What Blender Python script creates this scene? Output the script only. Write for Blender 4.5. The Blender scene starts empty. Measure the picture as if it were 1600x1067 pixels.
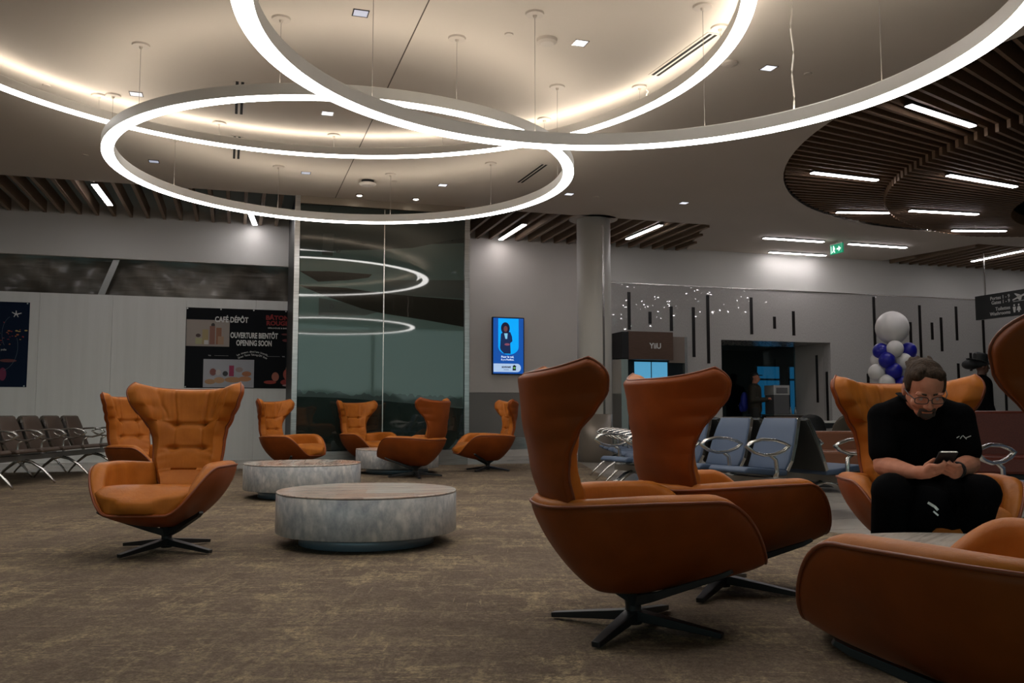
import bpy, bmesh, math, random
from math import sin, cos, pi, radians, sqrt, exp, atan2
from mathutils import Vector, Matrix, Euler
from mathutils.geometry import tessellate_polygon

# ------------------------------------------------------------ camera, world, light, exposure
SC = bpy.context.scene
COL = SC.collection
HC = 0.92                                   # camera height above the floor
cam_d = bpy.data.cameras.new('camera')
cam_d.sensor_width = 36.0
cam_d.lens = 36.0 * 1380.0 / 1600.0
cam_d.clip_start = 0.05; cam_d.clip_end = 2000
cam = bpy.data.objects.new('camera', cam_d); COL.objects.link(cam)
cam.location = (0, 0, HC)
cam.rotation_euler = (pi / 2 + 0.0808, 0, 0)
SC.camera = cam

world = bpy.data.worlds.new('dusk_sky'); SC.world = world
world.use_nodes = True
_wn = world.node_tree.nodes; _wl = world.node_tree.links
_bg = _wn['Background']
_tc = _wn.new('ShaderNodeTexCoord'); _sp = _wn.new('ShaderNodeSeparateXYZ'); _rp = _wn.new('ShaderNodeValToRGB')
_wl.new(_tc.outputs['Generated'], _sp.inputs[0]); _wl.new(_sp.outputs['Z'], _rp.inputs[0])
_rp.color_ramp.elements[0].color = (0.36, 0.50, 0.47, 1)
_rp.color_ramp.elements[1].position = 0.55
_rp.color_ramp.elements[1].color = (0.12, 0.22, 0.27, 1)
_wl.new(_rp.outputs[0], _bg.inputs[0]); _bg.inputs[1].default_value = 1.5

SC.view_settings.view_transform = 'Standard'
SC.view_settings.look = 'None'
SC.view_settings.exposure = 0.0
SC.view_settings.gamma = 1.0
SC.view_settings.use_curve_mapping = False
RING_L = 13.0        # ring diffusers, downward
RING_UP = {1: 13.0, 2: 14.0, 3: 13.0}
LIN_L = 26.0

# ------------------------------------------------------------ frame of the far wall
PHI = atan2(0.31, 1.0)
WO = Vector((0, 19.1, 0))
MW = Matrix.Translation(WO) @ Matrix.Rotation(PHI, 4, 'Z')   # local x = along wall, -y = towards the room
ZC = 4.66                                                     # ceiling height
VE = 2.82                                                     # depth of slatted strip in front of the wall

# ------------------------------------------------------------ materials
MATS = {}
def mat(name, col=(.5, .5, .5), rough=.5, metal=0., emit=None, es=1., spec=.5, build=None, alpha=None, ior=1.45):
    if name in MATS: return MATS[name]
    m = bpy.data.materials.new(name); m.use_nodes = True
    b = m.node_tree.nodes['Principled BSDF']
    b.inputs['Base Color'].default_value = (*col, 1)
    b.inputs['Roughness'].default_value = rough
    b.inputs['Metallic'].default_value = metal
    b.inputs['Specular IOR Level'].default_value = spec
    b.inputs['IOR'].default_value = ior
    if emit:
        b.inputs['Emission Color'].default_value = (*emit, 1)
        b.inputs['Emission Strength'].default_value = es
    if build: build(m.node_tree, b)
    MATS[name] = m
    return m

def N(nt, t, **k):
    n = nt.nodes.new(t)
    for a, v in k.items(): setattr(n, a, v)
    return n
def coords(nt, scale=(1, 1, 1), rot=(0, 0, 0), kind='Object'):
    tc = N(nt, 'ShaderNodeTexCoord'); mp = N(nt, 'ShaderNodeMapping')
    mp.inputs['Scale'].default_value = scale; mp.inputs['Rotation'].default_value = rot
    nt.links.new(tc.outputs[kind], mp.inputs[0]); return mp.outputs[0]
def noise(nt, vec, scale=5, detail=4, rough=.5, dist=0):
    n = N(nt, 'ShaderNodeTexNoise'); n.inputs['Scale'].default_value = scale
    n.inputs['Detail'].default_value = detail; n.inputs['Roughness'].default_value = rough
    n.inputs['Distortion'].default_value = dist
    nt.links.new(vec, n.inputs['Vector']); return n.outputs[0]
def ramp(nt, fac, stops):
    r = N(nt, 'ShaderNodeValToRGB'); e = r.color_ramp.elements
    e[0].position, e[0].color = stops[0][0], (*stops[0][1], 1)
    e[1].position, e[1].color = stops[-1][0], (*stops[-1][1], 1)
    for p, c in stops[1:-1]:
        x = e.new(p); x.color = (*c, 1)
    nt.links.new(fac, r.inputs[0]); return r.outputs[0]
def mix(nt, fac, a, b, mode='MIX'):
    m = N(nt, 'ShaderNodeMix', data_type='RGBA', blend_type=mode)
    if isinstance(fac, (int, float)): m.inputs[0].default_value = fac
    else: nt.links.new(fac, m.inputs[0])
    for s, v in ((6, a), (7, b)):
        if isinstance(v, tuple): m.inputs[s].default_value = (*v, 1)
        else: nt.links.new(v, m.inputs[s])
    return m.outputs[2]
def bump(nt, b, h, strength=.2, dist=.01):
    n = N(nt, 'ShaderNodeBump'); n.inputs['Strength'].default_value = strength
    n.inputs['Distance'].default_value = dist
    nt.links.new(h, n.inputs['Height']); nt.links.new(n.outputs[0], b.inputs['Normal'])

def _leather(nt, b):
    v = coords(nt)
    n1 = noise(nt, v, 9, 3); n2 = noise(nt, v, 260, 3)
    nt.links.new(ramp(nt, n1, [(.3, (.355, .105, .013)), (.7, (.44, .138, .019))]), b.inputs['Base Color'])
    n3 = noise(nt, coords(nt, (34, 34, 5)), 1.0, 2, .5, .6)
    m = N(nt, 'ShaderNodeMath', operation='MULTIPLY_ADD'); m.inputs[1].default_value = .12
    nt.links.new(n2, m.inputs[0]); nt.links.new(n3, m.inputs[2])
    bump(nt, b, m.outputs[0], .28, .006)
def _shell_leather(nt, b):  # same leather as the lining, shade from overhead light put into its colour
    v = coords(nt)
    nt.links.new(ramp(nt, noise(nt, v, 6, 3), [(.3, (.20, .043, .006)), (.7, (.25, .055, .008))]), b.inputs['Base Color'])
    bump(nt, b, noise(nt, v, 240, 3), .12, .002)
def _carpet(nt, b):
    rz = (0, 0, .22)
    v = coords(nt, rot=rz)
    base = ramp(nt, noise(nt, v, 1.1, 7, .68), [(.32, (.115, .088, .068)), (.52, (.155, .120, .092)), (.72, (.20, .155, .118))])
    sx = noise(nt, coords(nt, (2.2, 8, 1), rz), 1.0, 9, .78, 1.1)
    sy = noise(nt, coords(nt, (8, 2.2, 1), rz), 1.0, 9, .78, 1.1)
    fx = ramp(nt, sx, [(.475, (0, 0, 0)), (.60, (1, 1, 1))]); fy = ramp(nt, sy, [(.49, (0, 0, 0)), (.61, (1, 1, 1))])
    # thin long scratches
    tx = ramp(nt, noise(nt, coords(nt, (1.6, 42, 1), rz), 1.0, 2, .5, .3), [(.69, (0, 0, 0)), (.73, (1, 1, 1))])
    ty = ramp(nt, noise(nt, coords(nt, (42, 1.6, 1), (0, 0, .35)), 1.0, 2, .5, .3), [(.71, (0, 0, 0)), (.74, (1, 1, 1))])
    mk = ramp(nt, noise(nt, v, 1.25, 4, .6), [(.38, (.10, .10, .10)), (.60, (1, 1, 1))])
    grit = ramp(nt, noise(nt, v, 45, 4, .75), [(.40, (.15, .15, .15)), (.58, (1, 1, 1))])
    st = mix(nt, 1.0, mix(nt, 1.0, fx, fy, 'ADD'), mk, 'MULTIPLY')
    st = mix(nt, 1.0, mix(nt, 1.0, st, mix(nt, .7, tx, ty, 'ADD'), 'ADD'), grit, 'MULTIPLY')
    c = mix(nt, st, base, (.345, .275, .175))
    w = N(nt, 'ShaderNodeTexVoronoi'); w.inputs['Scale'].default_value = 95
    nt.links.new(coords(nt, (1, 1.25, 1), rz), w.inputs['Vector'])
    c = mix(nt, .5, c, ramp(nt, w.outputs['Distance'], [(.0, (1.15, 1.15, 1.15)), (.8, (.45, .45, .45))]), 'MULTIPLY')
    c = mix(nt, .8, c, ramp(nt, noise(nt, v, 38, 5, .8), [(.32, (.62, .62, .62)), (.68, (1.4, 1.36, 1.3))]), 'MULTIPLY')
    nt.links.new(c, b.inputs['Base Color'])
    bump(nt, b, w.outputs['Distance'], .5, .004)
def _tile(nt, b):
    v = coords(nt, (1, 1, 1), (0, 0, -PHI))
    br = N(nt, 'ShaderNodeTexBrick'); nt.links.new(v, br.inputs['Vector'])
    br.inputs['Scale'].default_value = 1.0; br.inputs['Brick Width'].default_value = 1.2
    br.inputs['Row Height'].default_value = .6; br.inputs['Mortar Size'].default_value = .004
    br.inputs['Color1'].default_value = (.40, .37, .33, 1); br.inputs['Color2'].default_value = (.36, .335, .30, 1)
    br.inputs['Mortar'].default_value = (.14, .13, .12, 1)
    c = mix(nt, .5, br.outputs[0], ramp(nt, noise(nt, v, 2.5, 6), [(.3, (.75, .75, .75)), (.7, (1.1, 1.08, 1.05))]), 'MULTIPLY')
    nt.links.new(c, b.inputs['Base Color'])
def _terrazzo(nt, b):
    v = coords(nt, (1, 1, .62))
    vo = N(nt, 'ShaderNodeTexVoronoi'); vo.inputs['Scale'].default_value = 15
    vd = N(nt, 'ShaderNodeVectorMath', operation='ADD')
    nz = N(nt, 'ShaderNodeTexNoise'); nz.inputs['Scale'].default_value = 9; nt.links.new(v, nz.inputs['Vector'])
    sc = N(nt, 'ShaderNodeVectorMath', operation='SCALE'); sc.inputs['Scale'].default_value = .12
    nt.links.new(nz.outputs['Color'], sc.inputs[0]); nt.links.new(v, vd.inputs[0]); nt.links.new(sc.outputs[0], vd.inputs[1])
    nt.links.new(vd.outputs[0], vo.inputs['Vector'])
    chips = ramp(nt, vo.outputs['Distance'], [(.20, (.66, .65, .63)), (.48, (.36, .375, .39))])
    n2 = ramp(nt, noise(nt, v, 17, 6, .72), [(.36, (.26, .275, .30)), (.62, (.64, .63, .61))])
    c = mix(nt, .5, chips, n2)
    big = ramp(nt, noise(nt, v, 3.2, 3), [(.35, (.72, .75, .8)), (.65, (1.12, 1.06, 1.0))])
    nt.links.new(mix(nt, .8, c, big, 'MULTIPLY'), b.inputs['Base Color'])
def _marble_top(nt, b):
    n1 = noise(nt, coords(nt, (1.5, 16, 1), (0, 0, .1)), 1.6, 8, .7, .8)
    c = ramp(nt, n1, [(.36, (.36, .33, .32)), (.5, (.58, .54, .50)), (.62, (.66, .62, .57))])
    br = N(nt, 'ShaderNodeTexBrick'); nt.links.new(coords(nt, (1, 1, 1), (0, 0, .08)), br.inputs['Vector'])
    br.inputs['Scale'].default_value = 1.0; br.inputs['Brick Width'].default_value = .52; br.inputs['Row Height'].default_value = .3
    br.inputs['Mortar Size'].default_value = 0; br.offset = .37
    br.inputs['Color1'].default_value = (1, .99, .97, 1); br.inputs['Color2'].default_value = (.95, .72, .62, 1)
    nt.links.new(mix(nt, 1., c, br.outputs[0], 'MULTIPLY'), b.inputs['Base Color'])
def _wall_paint(c0, c1):
    def f(nt, b):
        nt.links.new(ramp(nt, noise(nt, coords(nt), 1.1, 4), [(.3, c0), (.7, c1)]), b.inputs['Base Color'])
        bump(nt, b, noise(nt, coords(nt), 90, 3), .05, .002)
    return f
def _hoard(nt, b):
    st = noise(nt, coords(nt, (9, 9, .5)), 1.0, 5, .6)
    nt.links.new(ramp(nt, st, [(.25, (.62, .62, .59)), (.6, (.67, .67, .645))]), b.inputs['Base Color'])
def _lacquer(nt, b):
    fine = noise(nt, coords(nt, (60, 60, 22)), 1.0, 4, .6)
    nt.links.new(ramp(nt, fine, [(.3, (.37, .35, .33)), (.7, (.46, .44, .415))]), b.inputs['Base Color'])
    vo = N(nt, 'ShaderNodeTexVoronoi'); vo.inputs['Scale'].default_value = 1.0
    nt.links.new(coords(nt, (26, 26, 18)), vo.inputs['Vector'])
    sb = N(nt, 'ShaderNodeVectorMath', operation='SUBTRACT'); sb.inputs[1].default_value = (.5, .5, .5)
    sc = N(nt, 'ShaderNodeVectorMath', operation='SCALE'); sc.inputs['Scale'].default_value = .19
    ge = N(nt, 'ShaderNodeNewGeometry'); ad = N(nt, 'ShaderNodeVectorMath', operation='ADD'); no = N(nt, 'ShaderNodeVectorMath', operation='NORMALIZE')
    nt.links.new(vo.outputs['Color'], sb.inputs[0]); nt.links.new(sb.outputs[0], sc.inputs[0])
    nt.links.new(sc.outputs[0], ad.inputs[0]); nt.links.new(ge.outputs['Normal'], ad.inputs[1]); nt.links.new(ad.outputs[0], no.inputs[0])
    nt.links.new(no.outputs[0], b.inputs['Coat Normal'])
    b.inputs['Coat Weight'].default_value = 1.0; b.inputs['Coat Roughness'].default_value = .02; b.inputs['Coat IOR'].default_value = 1.6
def _wood(c0, c1, sc=(2, 40, 40)):
    def f(nt, b):
        nt.links.new(ramp(nt, noise(nt, coords(nt, sc), 1.0, 5, .6, .3), [(.3, c0), (.7, c1)]), b.inputs['Base Color'])
    return f
def _plastic(nt, b):
    n = noise(nt, coords(nt, (.55, .55, .9), (0, .7, 0)), 1.0, 3, .45, .3)
    nt.links.new(ramp(nt, n, [(.32, (.065, .055, .045)), (.5, (.13, .115, .095)), (.66, (.26, .235, .20))]), b.inputs['Base Color'])
    bump(nt, b, noise(nt, coords(nt, (.5, .5, 5), (0, .5, 0)), 1.0, 3, .5, .3), .5, .08)
def _fabric(c0, c1, s=300):
    def f(nt, b):
        nt.links.new(ramp(nt, noise(nt, coords(nt), s, 2), [(.3, c0), (.7, c1)]), b.inputs['Base Color'])
        bump(nt, b, noise(nt, coords(nt), s, 2), .15, .002)
    return f
def _skin(nt, b):
    nt.links.new(ramp(nt, noise(nt, coords(nt), 22, 4), [(.3, (.44, .175, .105)), (.7, (.54, .235, .15))]), b.inputs['Base Color'])
def _hair(nt, b):
    nt.links.new(ramp(nt, noise(nt, coords(nt, (60, 60, 18)), 1.0, 4, .7), [(.3, (.016, .009, .006)), (.6, (.05, .032, .021)), (.8, (.13, .10, .075))]), b.inputs['Base Color'])
    bump(nt, b, noise(nt, coords(nt, (90, 90, 20)), 1.0, 3), .7, .01)
def _steel(nt, b):
    nt.links.new(ramp(nt, noise(nt, coords(nt, (3, 3, 60)), 1.0, 3), [(.3, (.42, .41, .40)), (.7, (.60, .59, .58))]), b.inputs['Base Color'])

leather = mat('cognac_leather', rough=.45, build=_leather, spec=.22)
shell_l = mat('cognac_leather_smooth_shaded', rough=.48, build=_shell_leather, spec=.2)
piping_m = mat('leather_piping', (.20, .045, .012), .45)
black_metal = mat('black_powder_coat', (.012, .012, .013), .38)
carpet_m = mat('distressed_carpet', rough=.95, build=_carpet, spec=.1)
tile_m = mat('stone_tile', rough=.22, build=_tile)
terrazzo = mat('grey_terrazzo', rough=.3, build=_terrazzo)
marble_top = mat('veined_marble', rough=.16, build=_marble_top)
steel = mat('brushed_steel', rough=.28, metal=1., build=_steel)
steel_blue_refl = mat('brushed_steel_skirt', (.26, .33, .40), .35, .35)  # bluish window reflection put into the steel's base colour
chrome = mat('polished_aluminium', (.60, .58, .55), .26, 1.)
ceil_m = mat('ceiling_paint', rough=.8, build=_wall_paint((.60, .54, .475), (.62, .555, .49)), spec=.2)
wall_m = mat('warm_wall_paint', rough=.55, build=_wall_paint((.57, .525, .48), (.60, .555, .51)))
bulk_m = mat('bulkhead_paint', rough=.7, build=_wall_paint((.59, .575, .54), (.62, .60, .565)))
dado_m = mat('grey_wainscot', rough=.4, build=_wall_paint((.20, .185, .17), (.22, .205, .19)))
hoard_m = mat('hoarding_board', rough=.6, build=_hoard)
lacq_m = mat('textured_glass_cladding', rough=.35, build=_lacquer, spec=.4)
wood_m = mat('walnut_slats', rough=.6, build=_wood((.15, .088, .048), (.21, .125, .070)))
slat_m = mat('oak_slats', rough=.6, build=_wood((.20, .135, .085), (.27, .185, .12)))
void_m = mat('black_void', (.006, .006, .006), .9)
plastic_m = mat('dust_sheet', rough=.33, build=_plastic)
glass_m = mat('dark_reflective_glass', (.010, .022, .020), .02, 0, spec=.5, ior=1.62)
ring_frame = mat('ring_extrusion', (.52, .50, .47), .45, .15)
ring_glow = mat('ring_diffuser', (.9, .9, .9), .5, emit=(1.0, .97, .93), es=RING_L)
lin_glow = mat('linear_diffuser', (.9, .9, .9), .5, emit=(1.0, .95, .97), es=LIN_L)
canopy_m = mat('canopy_white', (.55, .49, .43), .5)
cable_m = mat('suspension_cable', (.30, .27, .24), .5)
white_cord = mat('white_cord', (.68, .62, .56), .5)
black_m = mat('matte_black', (.008, .008, .009), .6)
slot_m = mat('black_slot', (.010, .008, .008), .3)
blue_fab = mat('slate_blue_upholstery', rough=.55, build=_fabric((.045, .070, .120), (.058, .086, .142)))
brown_fab = mat('dark_brown_upholstery', rough=.5, build=_fabric((.055, .036, .026), (.072, .048, .035)))
grey_back = mat('charcoal_seat_back', (.030, .030, .028), .5)
taupe_back = mat('taupe_seat_back', (.075, .066, .055), .5)
skin_m = mat('skin', rough=.55, build=_skin, spec=.25)
skin_dark = mat('deep_brown_skin', (.11, .045, .028), .5)
hair_m = mat('greying_brown_hair', rough=.75, build=_hair, spec=.15)
beard_m = mat('dark_goatee', (.05, .035, .028), .8)
blackcloth = mat('black_cotton', rough=.95, build=_fabric((.0022, .0022, .0025), (.004, .004, .0045), 400), spec=.05)
blacktrouser = mat('black_trousers', rough=.9, build=_fabric((.002, .002, .0024), (.004, .004, .0045), 300), spec=.05)
white_b = mat('white_latex', (.66, .63, .60), .35)
blue_b = mat('royal_blue_latex', (.010, .010, .26), .3)
screen_txt = mat('screen_white', (.8, .8, .9), .5, emit=(.75, .85, 1), es=.9)
white_txt = mat('white_lettering', (.62, .62, .60), .5)
red_txt = mat('red_lettering', (.22, .008, .008), .5)
poster_k = mat('poster_black', (.004, .005, .007), .6, spec=.15)
navy_m = mat('poster_navy', (.003, .010, .028), .6, spec=.15)
redsofa = mat('oxblood_leather', rough=.4, build=_fabric((.085, .014, .007), (.11, .02, .010), 60))

# ------------------------------------------------------------ mesh helpers
class MB:
    def __init__(s): s.v = []; s.f = []
    def add(s, vs, fs, M=None):
        o = len(s.v)
        s.v += [tuple(M @ Vector(p)) if M else tuple(p) for p in vs]
        s.f += [tuple(i + o for i in f) for f in fs]; return s
    def box(s, x0, x1, y0, y1, z0, z1, M=None):
        vs = [(x, y, z) for z in (z0, z1) for y in (y0, y1) for x in (x0, x1)]
        return s.add(vs, [(0, 2, 3, 1), (4, 5, 7, 6), (0, 1, 5, 4), (2, 6, 7, 3), (0, 4, 6, 2), (1, 3, 7, 5)], M)
    def lathe(s, prof, n=48, M=None, cap=True):
        vs = []; fs = []
        for r, z in prof:
            for i in range(n):
                a = 2 * pi * i / n; vs.append((r * cos(a), r * sin(a), z))
        for j in range(len(prof) - 1):
            for i in range(n):
                k = (i + 1) % n
                fs.append((j * n + i, j * n + k, (j + 1) * n + k, (j + 1) * n + i))
        if cap:
            fs.append(tuple(range(n - 1, -1, -1))); fs.append(tuple((len(prof) - 1) * n + i for i in range(n)))
        return s.add(vs, fs, M)
    def sweep(s, path, w, h, closed=False, n=4, up=(0, 0, 1), cap=True, M=None):
        """sweep an ellipse (n>4) or rectangle (n==4) of width w, height h along path; w,h may be lists"""
        P = [Vector(p) for p in path]; m = len(P); vs = []; fs = []
        W = w if isinstance(w, (list, tuple)) else [w] * m
        H = h if isinstance(h, (list, tuple)) else [h] * m
        up = Vector(up)
        for i in range(m):
            if closed: t = P[(i + 1) % m] - P[i - 1]
            else: t = P[min(i + 1, m - 1)] - P[max(i - 1, 0)]
            t.normalize()
            sd = t.cross(up)
            if sd.length < 1e-4: sd = t.cross(Vector((1, .01, 0)))
            sd.normalize(); uu = sd.cross(t)
            for k in range(n):
                a = 2 * pi * k / n + (pi / 4 if n == 4 else 0)
                g = sqrt(2) if n == 4 else 1
                vs.append(P[i] + sd * (cos(a) * g * W[i] / 2) + uu * (sin(a) * g * H[i] / 2))
        mm = m if closed else m - 1
        for i in range(mm):
            j = (i + 1) % m
            for k in range(n):
                l = (k + 1) % n
                fs.append((i * n + k, i * n + l, j * n + l, j * n + k))
        if cap and not closed:
            fs.append(tuple(range(n - 1, -1, -1))); fs.append(tuple((m - 1) * n + k for k in range(n)))
        return s.add(vs, fs, M)
    def ball(s, c, r, nu=24, nv=14, M=None):
        if isinstance(r, (int, float)): r = (r, r, r)
        vs = [(c[0], c[1], c[2] - r[2])]; fs = []
        for j in range(1, nv):
            t = -pi / 2 + pi * j / nv
            for i in range(nu):
                a = 2 * pi * i / nu
                vs.append((c[0] + r[0] * cos(t) * cos(a), c[1] + r[1] * cos(t) * sin(a), c[2] + r[2] * sin(t)))
        vs.append((c[0], c[1], c[2] + r[2]))
        for i in range(nu):
            k = (i + 1) % nu
            fs.append((0, 1 + k, 1 + i)); fs.append((len(vs) - 1, 1 + (nv - 2) * nu + i, 1 + (nv - 2) * nu + k))
            for j in range(nv - 2):
                fs.append((1 + j * nu + i, 1 + j * nu + k, 1 + (j + 1) * nu + k, 1 + (j + 1) * nu + i))
        return s.add(vs, fs, M)
    def capsule(s, p, r, q, r2, n=14):
        p = Vector(p); q = Vector(q); d = q - p; L = max(d.length, 1e-5)
        R = d.to_track_quat('Z', 'Y').to_matrix().to_4x4(); M = Matrix.Translation(p) @ R
        prof = []
        for k in range(6): a = -pi / 2 + pi / 2 * k / 5; prof.append((max(r * cos(a), 1e-4), r * sin(a)))
        for k in range(6): a = pi / 2 * k / 5; prof.append((max(r2 * cos(a), 1e-4), L + r2 * sin(a)))
        return s.lathe(prof, n, M)
    def prism(s, pts, y0, y1, M=None):
        """polygon in xz extruded along y"""
        n = len(pts); vs = [(x, y0, z) for x, z in pts] + [(x, y1, z) for x, z in pts]
        fs = [tuple(range(n)), tuple(range(2 * n - 1, n - 1, -1))] + [(i, n + i, n + (i + 1) % n, (i + 1) % n) for i in range(n)]
        return s.add(vs, fs, M)
    def build(s, name, m, parent=None, smooth=False, loc=None, rot=None, bevel=0, sub=0, kind=None):
        me = bpy.data.meshes.new(name); me.from_pydata([tuple(p) for p in s.v], [], s.f); me.update()
        bm = bmesh.new(); bm.from_mesh(me); bmesh.ops.recalc_face_normals(bm, faces=bm.faces); bm.to_mesh(me); bm.free()
        me.materials.append(m)
        if smooth: me.polygons.foreach_set('use_smooth', [True] * len(me.polygons))
        o = bpy.data.objects.new(name, me); COL.objects.link(o)
        if parent: o.parent = parent
        if loc is not None: o.location = loc
        if rot is not None: o.rotation_euler = rot
        if bevel:
            b = o.modifiers.new('bevel', 'BEVEL'); b.width = bevel; b.segments = 2; b.limit_method = 'ANGLE'
        if sub:
            b = o.modifiers.new('sub', 'SUBSURF'); b.levels = sub; b.render_levels = sub
        if kind: o['kind'] = kind
        return o

def bake(o):
    dg = bpy.context.evaluated_depsgraph_get()
    me = bpy.data.meshes.new_from_object(o.evaluated_get(dg)); m = o.data.materials[0] if o.data.materials else None
    o.modifiers.clear(); o.data = me
    if m and not me.materials: me.materials.append(m)
    me.polygons.foreach_set('use_smooth', [True] * len(me.polygons))
    return o
def blob(mb, name, m, parent, voxel=.008, smooth=4, noise_amp=0):
    o = mb.build(name, m, parent)
    r = o.modifiers.new('r', 'REMESH'); r.mode = 'VOXEL'; r.voxel_size = voxel
    q = o.modifiers.new('s', 'SMOOTH'); q.factor = .5; q.iterations = smooth
    return bake(o)

def tag(o, label, cat, group=None, kind=None):
    o['label'] = label; o['category'] = cat
    if group: o['group'] = group
    if kind: o['kind'] = kind
    return o
def thing(name, label, cat, loc=(0, 0, 0), rz=0, group=None):
    o = bpy.data.objects.new(name, None); COL.objects.link(o); o.empty_display_size = .1
    o.location = loc; o.rotation_euler = (0, 0, rz)
    return tag(o, label, cat, group)
def copy_tree(o, parent=None):
    c = o.copy(); COL.objects.link(c); c.parent = parent
    for ch in list(o.children): copy_tree(ch, c)
    return c
def wthing(name, label, cat, u, v, z, group=None, rz=0):
    p = MW @ Vector((u, -v, z))
    return thing(name, label, cat, p, PHI + rz, group)
def wstruct(mb, name, m, **k):
    return mb.build(name, m, None, loc=WO, rot=(0, 0, PHI), kind='structure', **k)

def text(body, size, m, parent, loc, rot=(pi / 2, 0, 0), align='CENTER', sx=1., bold=0., name='lettering', depth=.002, spacing=1.0):
    cu = bpy.data.curves.new(name, 'FONT'); cu.body = body; cu.size = size; cu.align_x = align; cu.align_y = 'CENTER'
    cu.extrude = depth; cu.offset = bold; cu.space_character = spacing; cu.resolution_u = 3
    o = bpy.data.objects.new(name, cu); COL.objects.link(o)
    dg = bpy.context.evaluated_depsgraph_get()
    me = bpy.data.meshes.new_from_object(o.evaluated_get(dg))
    bpy.data.objects.remove(o); me.materials.clear(); me.materials.append(m)
    me.transform(Matrix.Diagonal((sx, 1, 1, 1)))
    o = bpy.data.objects.new(name, me); COL.objects.link(o); o.parent = parent; o.location = loc; o.rotation_euler = rot
    return o

# ------------------------------------------------------------ floor
MB().box(-16, 30, -9.2, 30, -.2, 0).build('floor', tile_m, kind='structure')
cx0, cx1 = -15.5, 1.3
pts = [(-15.5, 16.08 - .31 * 15.5), (1.25, 16.08 + .31 * 1.25), (1.3, 13.9), (1.38, 11.6), (1.6, 9.6), (2.0, 8.0), (2.45, 6.9), (3.1, 5.7), (4.1, 4.6), (5.6, 3.6), (9, 2.4), (9, -8.8), (-15.5, -8.8)]
mb = MB(); n = len(pts)
mb.add([(x, y, .001) for x, y in pts] + [(x, y, .008) for x, y in pts], [tuple(range(n)), tuple(range(2 * n - 1, n - 1, -1))] + [(i, (i + 1) % n, n + (i + 1) % n, n + i) for i in range(n)])
tag(mb.build('carpet', carpet_m), 'brown distressed-pattern carpet covering the lounge floor up to the pale tiles', 'carpet')

# ------------------------------------------------------------ main ceiling with the round opening
WC = Vector((10.3, 11.96)); WR = 6.26
def edge_y(x): return 16.15 + .31 * x
outer = [(-16, edge_y(-16)), (-16, -4.5), (-10, -6.2), (0, -6.6), (10, -5.6), (22, -3.0), (26, -2.6), (26, edge_y(26))]
# bump round the column
COLX, COLY = 1.58, 16.92
hole = [(WC.x + WR * cos(2 * pi * i / 96), WC.y + WR * sin(2 * pi * i / 96)) for i in range(96)]
def plate_with_hole(outer, hole, z0, z1, name, m):
    loops = [[Vector((x, y, 0)) for x, y in outer]] + ([[Vector((x, y, 0)) for x, y in hole]] if hole else [])
    tris = tessellate_polygon(loops); flat = [p for l in loops for p in l]; n = len(flat)
    mb = MB(); vs = [(p.x, p.y, z0) for p in flat] + [(p.x, p.y, z1) for p in flat]
    fs = [tuple(t) for t in tris] + [tuple(i + n for i in reversed(t)) for t in tris]
    o = 0
    for l in loops:
        k = len(l)
        fs += [(o + i, o + (i + 1) % k, n + o + (i + 1) % k, n + o + i) for i in range(k)]; o += k
    mb.add(vs, fs); return mb.build(name, m, kind='structure')
plate_with_hole(outer, hole, ZC, ZC + .22, 'ceiling', ceil_m)
MB().lathe([(.47, ZC), (.47, ZC + .2)], 48, Matrix.Translation((COLX, COLY, 0))).build('trim_1', ceil_m, kind='structure')
# fine dark-coloured expansion joint of the ceiling
_a = Vector((-.80, 7.90, 0)); _b = Vector((-2.60, 13.62, 0)); _d = (_b - _a).normalized()
MB().sweep([_a - _d * 12 + Vector((0, 0, ZC - .001)), _a + _d * 8.6 + Vector((0, 0, ZC - .001))], .012, .004).build('trim_2', mat('joint_dark', (.10, .08, .065), .8), kind='structure')
# black void above slats
mb = MB(); mb.box(-17, 29, -7, .3, ZC + .85, ZC + .95)
wstruct(mb, 'ceiling.001', void_m)
mb = MB(); mb.box(3.3, 18.6, 4.5, 19, ZC + .62, ZC + .70)
mb.build('ceiling.002', void_m, kind='structure')
# white soffit at right, slightly above the main ceiling
sof = [(3.94, 17.36), (4.08, 20.47), (9.25, 22.06), (10.7, 19.45)]
plate_with_hole(sof, None, ZC + .07, ZC + .27, 'ceiling.003', ceil_m)

# slats over the strip in front of the wall: one structure
mb = MB()
u = -15.5
sofM = [MW.inverted() @ Vector((x, y, 0)) for x, y in sof]
while u < 27:
    x0, x1 = u - .03, u + .03
    y0, y1 = -VE - .15, 0
    if -4.85 < u < -1.6: y1 = 0; y0 = -.4; u += .30; continue
    if 3.25 < u < 4.35: y0 = -(2.82 - (u - 3.32) / 1.06 * 2.82) + .1
    elif 4.35 <= u < 9.85: u += .30; continue
    elif 9.85 <= u < 10.4: y0 = -(u - 9.81) / .55 * 2.82 + .1
    if y1 - y0 < .15: u += .3; continue
    mb.box(x0, x1, y0, y1, ZC + .02, ZC + .24)
    u += .30
wstruct(mb, 'ceiling_slats', slat_m)
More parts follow.
